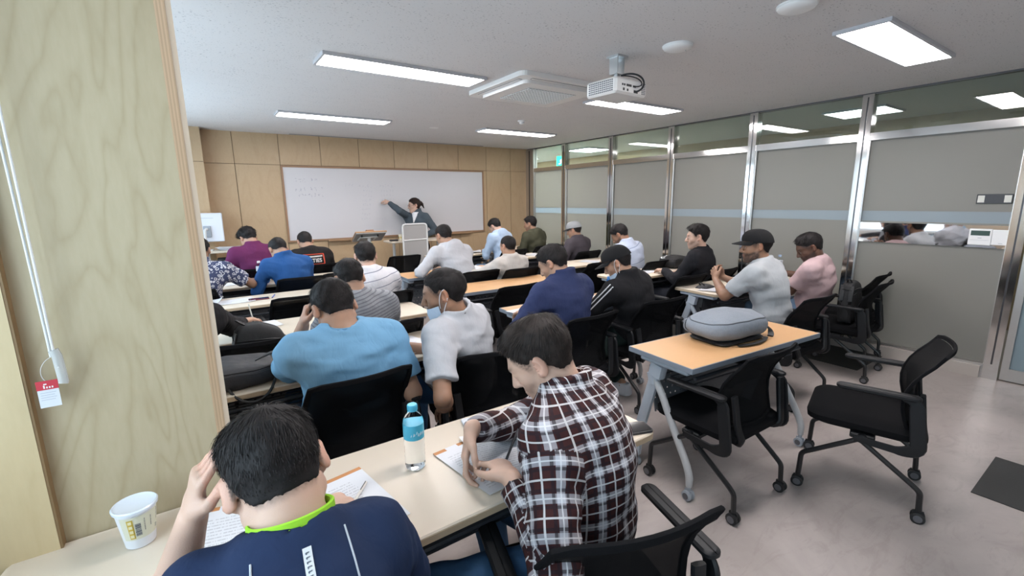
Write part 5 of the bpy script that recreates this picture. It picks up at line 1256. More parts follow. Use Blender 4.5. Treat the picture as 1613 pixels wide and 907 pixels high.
# --- second row
p3 = person('broad man seen from behind in a light blue tee, hand at his temple', pel=(0.50, 2.13), yaw=2, head=(0.462, 2.06, 1.06), hyaw=6, hpitch=40, hroll=-4, lod=0, shirt=cloth('light_blue_tee', (0.17, 0.36, 0.55), bump=0.3), sleeve='short', collar='crew', skin=SK['tan'], hair='short', strands=7000, trousers=jeans, broad=1.04, bulk=1.10, sc=1.03,
    lh=dict(w=(0.345, 2.175, 0.975), d=(0.25, -0.05, 0.95), n=(0.9, -0.1, 0), s=(0, -1, 0.1), e=(-0.25, 0.6, -1.0), curl=(0.6, 1.1, 0.9), shf=0.05), rh=dict(w=(0.72, 2.17, 0.75), d=(-0.5, 0.8, 0), e=(0.25, -1.0, -0.9)), seed=7)
p4 = person('man with a lowered face mask in a pale grey polo, turned to his left neighbour', pel=(1.13, 2.10), yaw=32, head=(0.935, 1.935, 1.088), hyaw=58, hpitch=14, lod=0, shirt=cloth('pale_polo', (0.43, 0.44, 0.47), bump=0.3), sleeve='short', collar='polo', skin=SK['brown'], hair='thin', strands=5000, trousers=jeans, beard=0.45, face_eyes=True, broad=1.0, hairk=1.0,
    lh=dict(w=(0.885, 1.87, 0.535), d=(0.2, 0.8, -0.4), n=(0, 0, -1), e=(-0.5, -1.0, 0.2)), rh=dict(w=(0.80, 2.28, 0.765), d=(-0.9, 0.25, 0), n=(0, 0, -1), e=(0.6, -0.2, -0.6)), seed=9)
p5 = person('man in a grey ribbed sweater behind the light blue tee', pel=(0.84, 2.85), yaw=0, head=(0.745, 2.86, 1.05), hyaw=4, hpitch=36, lod=1, shirt=cloth('grey_ribbed', (0.24, 0.25, 0.27), kind='stripes', cols=((0.10, 0.10, 0.12), 0.022, 0.16, 0.7)), collar='crew', skin=SK['tan'], hair='short', trousers=dark_trousers, strands=2500, broad=0.95, seed=11)
p6 = person('man in a white shirt with thin dark stripes, fourth row', pel=(1.19, 3.75), yaw=4, head=(1.122, 3.77, 1.075), hyaw=-8, hpitch=18, lod=1, shirt=cloth('white_striped', (0.50, 0.50, 0.53), kind='stripes', cols=((0.10, 0.11, 0.16), 0.075, 0.05, 0.8)), collar='crew', skin=SK['fair'], hair='short', trousers=dark_trousers, strands=2500, seed=13)
p7 = person('man in a black and white floral shirt, head hidden by the wooden pier', pel=(-0.06, 4.86), yaw=-12, head=(-0.005, 5.00, 1.10), hpitch=30, lod=2, shirt=cloth('floral_shirt', (0.5, 0.5, 0.5), kind='floral'), sleeve='short', collar='shirt', skin=SK['brown'], trousers=dark_trousers, broad=1.08,
    rh=dict(w=(0.38, 5.20, 0.76), d=(0.9, 0.35, 0.1), n=(0, 0, -1), e=(0.5, -0.6, -0.4), curl=(0.9, 1.3, 1.0)), seed=15)
p8 = person('man in a black long sleeve, only his writing arm shows beside the pier', pel=(-0.20, 2.76), yaw=-18, head=(-0.16, 2.90, 1.12), hpitch=30, lod=1, shirt=cloth('black_knit', (0.015, 0.014, 0.016)), collar='crew', skin=SK['tan'], trousers=dark_trousers, broad=1.05,
    rh=dict(w=(0.17, 3.42, 0.755), d=(0.85, 0.45, 0), n=(0, 0, -1), e=(0.5, -0.3, -0.8)), seed=17)
p9 = person('man bent low in a bright blue collared jacket', pel=(0.80, 5.0), yaw=10, head=(0.66, 5.13, 1.055), hyaw=15, hpitch=52, lod=1, shirt=cloth('bright_blue', (0.022, 0.085, 0.25)), collar='shirt', skin=SK['tan'], hair='crop', trousers=dark_trousers, broad=0.98, strands=1500, seed=19)
p10 = person('man with thick wavy hair in a purple shirt at the far left', pel=(0.56, 5.93), yaw=6, head=(0.478, 6.05, 1.125), hyaw=24, hpitch=44, lod=2, shirt=cloth('purple_shirt', (0.115, 0.020, 0.075)), sleeve='short', collar='polo', skin=SK['tan'], hair='fluffy', trousers=dark_trousers, broad=1.05, strands=1500, seed=21)
p11 = person('man in a black shirt with a red outlined printed box on the back', pel=(1.18, 5.87), yaw=2, head=(1.052, 5.90, 1.058), hyaw=4, hpitch=40, lod=2, shirt=cloth('black_shirt', (0.013, 0.011, 0.011)), sleeve='short', collar='crew', skin=SK['tan'], hair='crop', trousers=dark_trousers, strands=900, seed=23)
# --- middle column
p12 = person('man in a white hooded jacket with his elbow on the maple desk', pel=(2.36, 4.24), yaw=10, head=(2.225, 4.55, 1.142), hyaw=14, hpitch=26, lod=1, shirt=cloth('white_hoodie', (0.45, 0.46, 0.49)), collar='crew', hood=True, skin=SK['tan'], hair='crop', trousers=dark_trousers, broad=1.1, strands=1500,
    lh=dict(w=(1.93, 4.62, 0.77), d=(0.6, 0.8, 0.1), e=(-0.9, -0.2, -0.8)), seed=25)
p13 = person('man with a shaved neck in a cream sweater, back to the camera', pel=(2.79, 4.15), yaw=8, head=(2.735, 4.05, 1.030), hyaw=12, hpitch=14, lod=1, shirt=cloth('cream_sweater', (0.50, 0.47, 0.44)), collar='crew', skin=SK['tan'], hair='buzz', trousers=dark_trousers, strands=1200, hip_z=0.44, sc=0.95,
    lh=dict(w=(2.45, 4.40, 0.76), d=(0, 1, 0), e=(-0.8, -0.3, -0.5)), seed=27)
p14 = person('man in a light blue hoodie near the front wall', pel=(3.76, 5.66), yaw=16, head=(3.74, 5.88, 1.125), hyaw=24, hpitch=42, lod=2, shirt=cloth('pale_blue_hoodie', (0.36, 0.46, 0.60)), hood=True, skin=SK['fair'], hair='short', trousers=jeans_pale, strands=900, seed=29)
p15 = person('man in an olive hoodie at the front right corner', pel=(4.46, 5.78), yaw=14, head=(4.41, 5.88, 1.135), hyaw=36, hpitch=14, lod=2, shirt=cloth('olive_hoodie', (0.060, 0.060, 0.038)), hood=True, skin=SK['tan'], hair='medium', trousers=dark_trousers, strands=900, beard=0.5, broad=1.08, seed=31)
p16 = person('man in a grey cap and purple grey jacket', pel=(4.42, 4.85), yaw=10, head=(4.35, 4.78, 1.088), hyaw=30, hpitch=18, lod=2, shirt=cloth('plum_grey_jacket', (0.070, 0.060, 0.070)), collar='shirt', skin=SK['tan'], hair='crop', trousers=dark_trousers, strands=500, seed=33)
p17 = person('man bent forward in a white and pale blue shirt', pel=(4.24, 3.60), yaw=8, head=(4.09, 3.70, 1.098), hyaw=26, hpitch=40, lod=1, shirt=cloth('white_blue_yoke', (0.42, 0.47, 0.58), kind='stripes', cols=((0.16, 0.20, 0.30), 0.20, 0.025, 0.7)), collar='polo', skin=SK['brown'], hair='fluffy', hairk=0.7, trousers=dark_trousers, strands=1500, beard=0.8, seed=35)
p18 = person('man in a navy blue zip jacket bent over papers', pel=(1.97, 2.27), yaw=8, head=(1.925, 2.315, 1.102), hyaw=30, hpitch=32, lod=1, shirt=cloth('navy_jacket', (0.026, 0.036, 0.095), bump=0.5), collar='jacket', skin=SK['tan'], hair='short', trousers=dark_trousers, strands=3500, broad=1.08, bulk=1.03,
    lh=dict(w=(1.79, 2.43, 0.755), d=(-0.1, 1, 0), e=(-0.8, -0.3, -0.5)), seed=37, folds=1.3)
p19 = person('man in a black track jacket with white sleeve stripes, black cap and chin mask', pel=(2.68, 2.28), yaw=12, head=(2.50, 2.275, 1.058), hyaw=34, hpitch=30, lod=1, shirt=cloth('black_track', (0.012, 0.012, 0.014)), collar='jacket', skin=SK['tan'], hair='crop', trousers=cloth('dark_green_trousers', (0.018, 0.030, 0.028)), shoes='white', strands=1200, broad=1.08,
    lh=dict(w=(2.43, 2.52, 0.76), d=(0.3, 0.9, 0), e=(-0.8, -0.5, -0.6)), feet=[(2.26, 2.06), (2.62, 2.30)], knees=[(2.42, 2.50, 0.52), (2.75, 2.60, 0.52)], seed=39)
p20 = person('young man with a fringe in a black sweater beside the glass wall', pel=(4.24, 2.79), yaw=16, head=(4.130, 2.715, 1.128), hyaw=42, hpitch=6, lod=1, shirt=cloth('black_sweater', (0.014, 0.014, 0.017)), collar='crew', skin=SK['fair'], hair='medium', hairk=1.25, trousers=dark_trousers, strands=2000, beard=0.35, face_eyes=True,
    lh=dict(w=(4.02, 3.02, 0.765), d=(0.3, 0.9, 0)), seed=41)
p21 = person('bearded man in a pale grey tee and black cap with his hands raised together', pel=(3.58, 1.66), yaw=8, head=(3.470, 1.780, 1.150), hyaw=40, hpitch=6, lod=1, shirt=cloth('pale_grey_tee', (0.40, 0.42, 0.44)), sleeve='short', collar='crew', skin=SK['brown'], hair='crop', trousers=cloth('blue_shorts', (0.02, 0.035, 0.16)), strands=700, beard=1.0, face_eyes=True,
    lh=dict(w=(3.47, 2.09, 0.855), d=(0.45, 0.5, 0.7), n=(0.8, -0.2, 0.1), s=(-0.2, -0.6, 0.8), e=(-0.9, -0.2, -1.2), curl=(0.5, 0.8, 0.6)), rh=dict(w=(3.62, 2.12, 0.855), d=(-0.5, 0.5, 0.6), n=(-0.8, -0.2, 0.1), s=(0.2, -0.6, 0.8), e=(0.9, -0.2, -1.2), curl=(0.6, 0.9, 0.7)), seed=43)
p22 = person('bearded man in a pale pink tee and blue jeans nearest the glass wall', pel=(4.50, 1.79), yaw=10, head=(4.30, 1.755, 1.085), hyaw=38, hpitch=32, lod=1, shirt=cloth('pale_pink_tee', (0.50, 0.36, 0.37)), sleeve='short', collar='crew', skin=SK['deep'], hair='short', trousers=jeans_pale, strands=2500, beard=0.9, face_eyes=True, broad=1.05,
    lh=dict(w=(4.40, 2.02, 0.80), d=(0.2, 0.9, 0.1), n=(0.5, 0, -1), e=(-0.7, -0.6, -0.8), curl=(0.8, 1.0, 0.8)), rh=dict(w=(4.66, 2.12, 0.79), d=(-0.4, 0.8, 0), e=(0.8, -0.4, -0.6)), seed=45)
# --- the teacher at the board
jk = cloth('grey_blue_jacket', (0.060, 0.078, 0.095))
p23 = person('woman teacher with glasses in a grey blue jacket writing on the whiteboard', pel=(2.95, 6.93), yaw=128, head=(2.875, 6.885, 1.455), hyaw=84, hpitch=8, sc=0.93, lod=1, sit=False, hip_z=0.80, feet=[(2.80, 6.86), (2.98, 6.92)], shirt=jk, collar='jacket', skin=SK['fair'], hair='bun', hair_col=(0.020, 0.011, 0.009), trousers=cloth('teacher_trousers', (0.022, 0.030, 0.040)), strands=1500, face_eyes=True, broad=0.92,
    rh=dict(w=(2.53, 7.05, 1.505), d=(-0.75, 0.35, 0.35), n=(0.2, 0.5, -0.6), e=(0.0, -0.6, -0.2), curl=(0.7, 1.0, 0.7)), lh=dict(w=(2.92, 6.70, 0.98), d=(-0.4, -0.6, -0.3), e=(0.8, -0.1, -0.4)), seed=47)

# --- caps, masks, glasses and trims
black_cap = cloth('black_cap', (0.012, 0.012, 0.013)); grey_cap = cloth('grey_cap', (0.30, 0.31, 0.32)); dark_brim = cloth('dark_brim', (0.03, 0.03, 0.032))
wear_cap(p19, black_cap); wear_cap(p21, black_cap); wear_cap(p16, grey_cap, dark_brim, adjust=True)
wear_mask(p4, z0=-0.050, z1=-0.125, out=0.006); wear_mask(p19, z0=-0.062, z1=-0.132, out=0.006)
gl = MB(); gs = 0.93
for sx in (-1, 1):
    gl.tube([(sx*0.032+0.021*math.cos(a), 0.098, 0.004+0.016*math.sin(a)) for a in np.linspace(0, 2*math.pi, 19)], 0.0022, 5, caps=False)
    gl.tube([(sx*0.053, 0.096, 0.008), (sx*0.074, 0.085, 0.008), (sx*0.083, 0.0, 0.010), (sx*0.085, -0.02, 0.0)], 0.0020, 5)
gl.tube([(-0.011, 0.098, 0.007), (0, 0.102, 0.009), (0.011, 0.098, 0.007)], 0.002, 5)
gM = R4(p23, p23['Hd']); gl.v = [tuple(gM @ (Vector(q)*gs)) for q in gl.v]; gl.build('glasses', mat('glasses_frame', (0.10, 0.02, 0.02), 0.3), p23['root'])
# white blouse showing in the jacket opening of the teacher
bl = MB()
def blouse(u, v):
    c = p23['Cb']-p23['O']; w = 0.055*(1-v)+0.006
    q = c+p23['f']*(0.066+0.055*v)+p23['r']*(u-0.5)*2*w-p23['up']*(-0.012+0.16*v)
    return tuple(q+p23['f']*0.018*(1-((u-0.5)*2)**2))
bl.grid(blouse, 8, 8, thick=0.004); bl.build('blouse', cloth('white_blouse', (0.70, 0.70, 0.72)), p23['root'])
collar_ring(p1, cloth('lime_collar', (0.30, 0.62, 0.04)), r0=0.0700, hgt=0.013, thick=0.004, dz=0.010)
collar_ring(p3, CLOTH['light_blue_tee'], r0=0.068, hgt=0.012, thick=0.005, name='neckband')
for q, c in ((p5, 'grey_ribbed'), (p6, 'white_striped'), (p13, 'cream_sweater'), (p20, 'black_sweater'), (p21, 'pale_grey_tee'), (p22, 'pale_pink_tee'), (p11, 'black_shirt'), (p8, 'black_knit')):
    collar_ring(q, CLOTH[c], r0=0.066, hgt=0.011, thick=0.005, name='neckband')
# piping, label and dots on the back of the navy tee
piping = mat('piping_grey', (0.42, 0.46, 0.50), 0.7)
def back_line(p, xo, t0, t1, n=16):
    return [p['sp'](t)+p['r']*xo(t) for t in np.linspace(t0, t1, n)]
for sx in (-1, 1):
    pts = on_cloth(p1, back_line(p1, lambda t: sx*(0.072+0.03*(1-t)), 0.97, 0.2), 0.001, frm=p1['f']-A3(0, 0, 0.9))
    if len(pts) > 2: MB().tube([tuple(q) for q in pts], 0.0018, 6).build('piping', piping, p1['root'])
lab = on_cloth(p1, [p1['sp'](t)+p1['r']*(x+0.006) for t in np.linspace(0.95, 0.80, 6) for x in (-0.007, 0.007)], 0.002, frm=p1['f']-A3(0, 0, 0.9))
if len(lab) == 12:
    b = MB(); b.add([tuple(q) for q in lab], [(2*i, 2*i+1, 2*i+3, 2*i+2) for i in range(5)]); lo_ = b.build('neck_label', mat('label_white', (0.62, 0.66, 0.68), 0.7), p1['root'])
    b = MB(); L2 = [Vector(q) for q in lab]; rl = random.Random(5)
    for i in range(9):
        u = 0.10+0.085*i; k = min(4, int(u*5)); fr_ = u*5-k; A = L2[2*k].lerp(L2[2*k+2], fr_); B = L2[2*k+1].lerp(L2[2*k+3], fr_); nn = (B-A).cross(L2[2]-L2[0]).normalized()*-0.0006
        nn = nn if nn.z > 0 else -nn
        b.tube([A.lerp(B, 0.3)+nn, A.lerp(B, rl.uniform(0.55, 0.75))+nn], 0.0009, 4); b.tube([A.lerp(B, 0.3)+nn, A.lerp(B, 0.35)+nn+(L2[2]-L2[0])*0.16], 0.0009, 4)
    b.build('label_print', mat('label_ink', (0.10, 0.12, 0.16), 0.7), lo_)
b = MB()
for q in on_cloth(p1, [p1['sp'](t)+p1['r']*0.008 for t in (0.73, 0.68, 0.63)], 0.001, frm=p1['f']-A3(0, 0, 0.9)): b.lathe([(0, -0.0012), (0.0026, 0), (0, 0.0012)], 8, M=Matrix.Translation(q))
b.build('dots', piping, p1['root'], kind='stuff')
# white stripes on the sleeve of the track jacket
a0 = p19['arms'][0]
for k in (-1, 1):
    pts = []
    S, E, W = a0[:3]
    for t in np.linspace(0.0, 1.0, 12): pts.append(S+(E-S)*t+nrm(-p19['r'])*0.0)
    vw = nrm(A3(*S)-A3(0, 0, 1.52)); side = nrm(np.cross(E-S, vw))
    q = on_cloth(p19, [x+side*(0.012*k-0.026) for x in pts], 0.0012, frm=vw)
    if len(q) > 2: MB().tube([tuple(x) for x in q], 1.0, 6, flat=(0.0045, 0.0012, tuple(-vw))).build('sleeve_stripe', mat('stripe_white', (0.70, 0.70, 0.72), 0.7), p19['root'])
# printed box and lettering on the black shirt
pc = p11; cz = pc['sp'](0.80); red = mat('print_red', (0.62, 0.07, 0.03), 0.7); wht = mat('print_white', (0.72, 0.70, 0.68), 0.7)
def box_pts(x, z): return pc['sp'](0.80)+pc['r']*x+pc['up']*z
for nm, a, b_ in (('print_frame', (-0.105, 0.045), (0.115, 0.045)), ('print_frame', (-0.105, -0.07), (-0.105, 0.045)), ('print_frame', (0.115, -0.07), (0.115, 0.045)), ('print_frame', (-0.105, -0.07), (0.115, -0.07)), ('print_bar', (-0.088, 0.018), (0.098, 0.022))):
    q = on_cloth(pc, [box_pts(a[0]+(b_[0]-a[0])*t, a[1]+(b_[1]-a[1])*t) for t in np.linspace(0, 1, 9)], 0.002)
    if len(q) > 2: MB().tube([tuple(x) for x in q], 1.0, 6, flat=(0.006 if nm == 'print_frame' else 0.009, 0.0015, tuple(-pc['f']))).build(nm, red if nm == 'print_frame' else wht, pc['root'])
tcv = bpy.data.curves.new('tmp_text', 'FONT'); tcv.body = 'CITIES'; tcv.size = 0.062; tcv.align_x = 'CENTER'; tcv.align_y = 'CENTER'; tcv.offset = 0.0012
to = bpy.data.objects.new('tmp_text', tcv); COL.objects.link(to); dg = bpy.context.evaluated_depsgraph_get(); tme = bpy.data.meshes.new_from_object(to.evaluated_get(dg))
bpy.data.objects.remove(to)
b = MB(); vv = []
for v in tme.vertices:
    q = on_cloth(pc, [box_pts(v.co.x*0.95+0.005, v.co.y-0.028)], 0.003); vv.append(tuple(q[0]) if q else tuple(Vector((box_pts(v.co.x, v.co.y-0.028)-pc['f']*0.1-pc['O']).tolist())))
b.add(vv, [tuple(p_.vertices) for p_ in tme.polygons]); b.build('lettering', wht, pc['root'])

# ================================================================== SMALL THINGS
def Mt(x, y, z, rz=0.0, rx=0.0, ry=0.0):
    return Matrix.Translation((x, y, z)) @ Matrix.Rotation(math.radians(rz), 4, 'Z') @ Matrix.Rotation(math.radians(rx), 4, 'X') @ Matrix.Rotation(math.radians(ry), 4, 'Y')
def paper_mat(name, header=None, photo=False):
    m, n, l, p = new_mat(name); p.inputs['Roughness'].default_value = 0.7
    uv = n.new('ShaderNodeAttribute'); uv.attribute_name = 'puv'; sp = n.new('ShaderNodeSeparateXYZ'); l.new(uv.outputs['Vector'], sp.inputs[0])
    def MM(op, a, b=None):
        q = n.new('ShaderNodeMath'); q.operation = op
        for i, s in enumerate((a, b)):
            if s is None: continue
            if isinstance(s, (int, float)): q.inputs[i].default_value = s
            else: l.new(s, q.inputs[i])
        return q.outputs[0]
    U, V = sp.outputs[0], sp.outputs[1]
    rows = MM('MULTIPLY', V, 24); fr = MM('FRACT', rows); row = MM('FLOOR', rows)
    line = MM('LESS_THAN', MM('ABSOLUTE', MM('SUBTRACT', fr, 0.5)), 0.17)
    cv = n.new('ShaderNodeCombineXYZ'); l.new(MM('MULTIPLY', U, 60), cv.inputs[0]); l.new(MM('MULTIPLY', row, 7.3), cv.inputs[1])
    nz = n.new('ShaderNodeTexNoise'); nz.inputs['Scale'].default_value = 1.0; nz.inputs['Detail'].default_value = 1; l.new(cv.outputs[0], nz.inputs['Vector'])
    word = MM('GREATER_THAN', nz.outputs[0], 0.45)
    cv2 = n.new('ShaderNodeCombineXYZ'); l.new(MM('MULTIPLY', row, 3.1), cv2.inputs[0]); nz2 = n.new('ShaderNodeTexNoise'); nz2.inputs['Scale'].default_value = 1.7; l.new(cv2.outputs[0], nz2.inputs['Vector'])
    end = MM('LESS_THAN', U, MM('ADD', MM('MULTIPLY', nz2.outputs[0], 0.9), 0.30))
    marg = MM('MULTIPLY', MM('MULTIPLY', MM('GREATER_THAN', U, 0.1), MM('LESS_THAN', U, 0.9)), MM('MULTIPLY', MM('GREATER_THAN', V, 0.08), MM('LESS_THAN', V, 0.84)))
    ink_ = MM('MULTIPLY', MM('MULTIPLY', MM('MULTIPLY', line, word), MM('MULTIPLY', end, marg)), 0.36)
    mx = n.new('ShaderNodeMix'); mx.data_type = 'RGBA'; mx.inputs[6].default_value = (0.60, 0.61, 0.64, 1); mx.inputs[7].default_value = (0.10, 0.10, 0.13, 1); l.new(ink_, mx.inputs[0])
    out = mx.outputs[2]
    if header:
        hd = MM('MULTIPLY', MM('GREATER_THAN', V, 0.945), MM('GREATER_THAN', MM('ABSOLUTE', MM('SUBTRACT', U, 0.30)), 0.10))
        m2 = n.new('ShaderNodeMix'); m2.data_type = 'RGBA'; m2.inputs[7].default_value = (*header, 1); l.new(hd, m2.inputs[0]); l.new(out, m2.inputs[6]); out = m2.outputs[2]
    l.new(out, p.inputs['Base Color'])
    return m
paper_plain = paper_mat('printed_paper'); paper_orange = paper_mat('printed_paper_orange_header', (0.46, 0.20, 0.07))
def sheet(label, x, y, z, rz, w=0.21, h=0.297, m=None, curl=0.0, thick=0.0006, cat='paper', group='papers on the desks', name='paper_sheet', seed=0, kind=None):
    r = random.Random(seed+int(x*1000)+int(y*77)); a, b = r.uniform(0, 6), r.uniform(0, 6)
    MB_ = MB(); nu, nv = 8, 10
    MB_.grid(lambda u, v: ((u-0.5)*w, (v-0.5)*h, 0.0012+thick+curl*(abs(u-0.5)*2)**2.5*(0.6+0.4*math.sin(v*3+a))+0.0008*(1+math.sin(u*5+b))), nu, nv, thick=thick)
    o = MB_.build(name, m or paper_plain, None, kind)
    at = o.data.attributes.new('puv', 'FLOAT_VECTOR', 'POINT'); c = []
    for v in o.data.vertices: c += [v.co.x/w+0.5, v.co.y/h+0.5, 0]
    at.data.foreach_set('vector', c)
    o.location = (x, y, z); o.rotation_euler = (0, 0, math.radians(rz))
    return tag(o, label, cat, group)
T = TOP+0.0006
sheet('worksheet with orange header right of the navy tee, white pen on it', 0.243, 1.150, T, 9, m=paper_orange)
sheet('worksheet with orange header under the left forearm of the navy tee', -0.01, 1.185, T, -14, m=paper_orange)
sheet('worksheet with orange header under the hands in plaid sleeves', 0.665, 1.115, T, 7, w=0.22, h=0.29, m=paper_orange, curl=0.004)
sheet('upper worksheet of the man in plaid, lying across the first one', 0.735, 1.13, T+0.0035, -8, w=0.21, h=0.27, m=paper_plain, curl=0.006)
sheet('worksheet right of the hands of the man in plaid, edge toward the desk end', 0.875, 1.16, T, -18, w=0.21, h=0.29, m=paper_orange, curl=0.003)
sheet('large white paper on the left end of the maple desk before the navy jacket', 1.945, 2.595, T, 12, w=0.30, h=0.23, curl=0.004)
sheet('paper in front of the man in the black track jacket', 2.60, 2.62, T, 10, curl=0.003)
sheet('white booklet page beside the phone on the fourth left desk', 0.20, 4.36, T, 4, w=0.26, h=0.20, curl=0.004)
sheet('curled white booklet at the left end of the fourth left desk', 0.03, 4.42, T, -6, w=0.16, h=0.24, curl=0.05)
sheet('paper under the writing hand of the black long sleeve', 0.26, 3.36, T, 10, w=0.26, h=0.18)
sheet('paper under the elbow of the masked man on the second left desk', 0.92, 2.36, T, 14, curl=0.01)
sheet('white papers on the desk between the white hooded jacket and the cream sweater', 2.66, 4.70, T, 10, w=0.28, h=0.22, curl=0.02)
sheet('stack of white papers on the desk of the light blue hoodie', 3.62, 6.22, T, 16, w=0.30, h=0.22, curl=0.02, thick=0.006)
sheet('white sheets in front of the man in the grey cap', 4.05, 5.32, T, 12, w=0.26, h=0.24, curl=0.01)
sheet('long white paper on the desk of the black sweater', 3.98, 3.26, T, 8, w=0.30, h=0.2, curl=0.004)
sheet('white paper under the raised hands of the bearded man in grey', 3.70, 2.22, T, 14, w=0.28, h=0.22, curl=0.006)
sheet('open white book before the man in the pale pink tee', 4.52, 2.20, T, 10, w=0.34, h=0.24, curl=0.03, thick=0.004)
sheet('white paper beside the elbow of the floral shirt', 0.28, 5.34, T, 6, w=0.25, h=0.18)
sheet('paper on the front left desk of the purple shirt', 0.36, 6.24, T, 6)
sheet('paper in front of the white and pale blue shirt', 4.16, 4.24, T, 20)
# tan booklet by the grey cap
MB().box(-0.13, 0.13, -0.09, 0.09, 0, 0.03, c=0.006).build('book_block', mat('tan_cover', (0.45, 0.36, 0.26), 0.7), thing('tan_book', 'thick tan book on the far desk behind the grey cap', 'book', (4.40, 5.48, T), 0.1))
MB().box(-0.10, 0.10, -0.07, 0.07, 0, 0.012, c=0.003).build('cover', mat('booklet_pale', (0.55, 0.57, 0.62), 0.6), thing('booklet', 'pale closed booklet lying under the worksheets of the man in plaid', 'booklet', (0.80, 1.30, T), -0.2))
# pens
def pen(label, p0, p1, col, tip, group='pens'):
    A, B = Vector(p0), Vector(p1); d = B-A; t = thing('pen', label, 'pen', A, 0, group); b = MB().tube([d*0.12, d], 0.0042, 8).build('barrel', col, t)
    MB().tube([(0, 0, 0), d*0.05, d*0.12], [0.0012, 0.0032, 0.0042], 8).build('tip', tip, t); MB().tube([d*0.72+Vector((0, 0, 0.005)), d*0.98+Vector((0, 0, 0.005))], 0.0012, 5).build('clip', tip, t)
pen('white pen with a black tip lying on the worksheet of the navy tee', (0.225, 1.10, T+0.0075), (0.315, 1.215, T+0.0075), mat('pen_white', (0.62, 0.60, 0.55), 0.4), dark_plastic)
pen('dark pen in the hand of the man in plaid', (0.690, 1.055, T+0.014), (0.775, 1.105, T+0.075), dark_plastic, mat('pen_grip', (0.05, 0.05, 0.06), 0.6))
pen('white pen held upright by the black long sleeve', (0.245, 3.45, T+0.01), (0.225, 3.43, T+0.14), mat('pen_white', (0.62, 0.60, 0.55), 0.4), dark_plastic)
pen('blue pen on the fourth left desk right of the phone', (0.46, 4.30, T+0.005), (0.50, 4.44, T+0.005), mat('pen_blue', (0.05, 0.12, 0.50), 0.4), dark_plastic)
# phones
def phone(label, x, y, rz, w=0.075, h=0.155, col=None):
    t = thing('mobile_phone', label, 'phone', (x, y, T), math.radians(rz), 'phones')
    s = MB(); loft_rr(s, [(-w/2, w/2, -h/2, h/2, 0.012, 0.0), (-w/2, w/2, -h/2, h/2, 0.012, 0.007), (-w/2+0.001, w/2-0.001, -h/2+0.001, h/2-0.001, 0.011, 0.008)]); s.build('case', col or mat('phone_case', (0.03, 0.03, 0.035), 0.4), t)
    s = MB(); loft_rr(s, [(-w/2+0.004, w/2-0.004, -h/2+0.004, h/2-0.004, 0.009, 0.0081), (-w/2+0.004, w/2-0.004, -h/2+0.004, h/2-0.004, 0.009, 0.0086)]); s.build('screen', mat('phone_glass', (0.008, 0.008, 0.01), 0.06), t)
phone('phone with dark red edge on the fourth left desk', 0.365, 4.33, 88, col=mat('phone_red', (0.14, 0.035, 0.045), 0.4)); phone('dark phone at the right end of the nearest desk behind the plaid shirt', 1.165, 0.985, 70)
# bottles
def water_mats():
    m, n, l, p = new_mat('clear_pet'); p.inputs['Base Color'].default_value = (0.93, 0.96, 0.97, 1); p.inputs['Roughness'].default_value = 0.03; p.inputs['Transmission Weight'].default_value = 1.0; p.inputs['IOR'].default_value = 1.12
    m2, n, l, p = new_mat('bottle_water'); p.inputs['Base Color'].default_value = (0.96, 0.98, 1, 1); p.inputs['Roughness'].default_value = 0.0; p.inputs['Transmission Weight'].default_value = 1.0; p.inputs['IOR'].default_value = 1.20
    return m, m2
pet, water = water_mats()
cyan = mat('bottle_cyan', (0.06, 0.42, 0.60), 0.4); cyan_cap = mat('bottle_cap_cyan', (0.08, 0.45, 0.62), 0.4)
def bottle(label, x, y, capm, labm, h=0.205, r=0.031, z=T, marks=True, rz=0):
    t = thing('water_bottle', label, 'bottle', (x, y, z), rz, 'water bottles'); k = h/0.205
    pr = [(0, 0.004), (r*0.6, 0.001), (r*0.92, 0.004), (r, 0.014)]
    for i in range(5): pr += [(r*0.965, (0.022+i*0.014)*k), (r, (0.029+i*0.014)*k)]
    pr += [(r, 0.100*k), (r*0.985, 0.103*k), (r*0.985, 0.146*k), (r, 0.149*k), (r*0.93, 0.160*k), (r*0.62, 0.176*k), (0.0125, 0.184*k), (0.0125, 0.190*k)]
    MB().lathe(pr, 28).build('bottle_body', pet, t)
    MB().lathe([(0, 0.006)]+[(q-0.0018, zz+0.0008) for q, zz in pr[2:15]]+[(0, pr[14][1])], 28).build('water', water, t)
    MB().lathe([(r*0.99, 0.101*k), (r*1.008, 0.1015*k), (r*1.008, 0.1475*k), (r*0.99, 0.148*k)], 28).build('label_wrap', labm, t)
    cp = MB().lathe([(0.0135, 0.1855*k), (0.0150, 0.187*k), (0.0150, 0.203*k), (0.0135, 0.2055*k), (0, 0.2055*k)], 24)
    for q in range(24): a = 2*math.pi*q/24; cp.box(-0.0006, 0.0006, 0.0148, 0.0156, 0.188*k, 0.202*k, M=Matrix.Rotation(a, 4, 'Z'))
    cp.build('cap', capm, t)
    if marks:
        b = MB(); rm = random.Random(4)
        for i in range(9):
            a = math.radians(-125+9*i); zz = 0.122*k+rm.uniform(-0.005, 0.004)
            for q in range(2):
                a2 = a+rm.uniform(-0.05, 0.05); b.tube([(r*1.012*math.cos(a2), r*1.012*math.sin(a2), zz-0.005), (r*1.012*math.cos(a2+0.06), r*1.012*math.sin(a2+0.06), zz+0.005*rm.random())], 0.0009, 4)
        b.build('label_print', mat('label_print_white', (0.62, 0.75, 0.80), 0.6), t, kind='stuff')
    return t
bottle('small water bottle with cyan cap and cyan label on the nearest desk', 0.467, 1.216, cyan_cap, cyan)
pale_label = mat('bottle_label_pale', (0.55, 0.58, 0.64), 0.5)
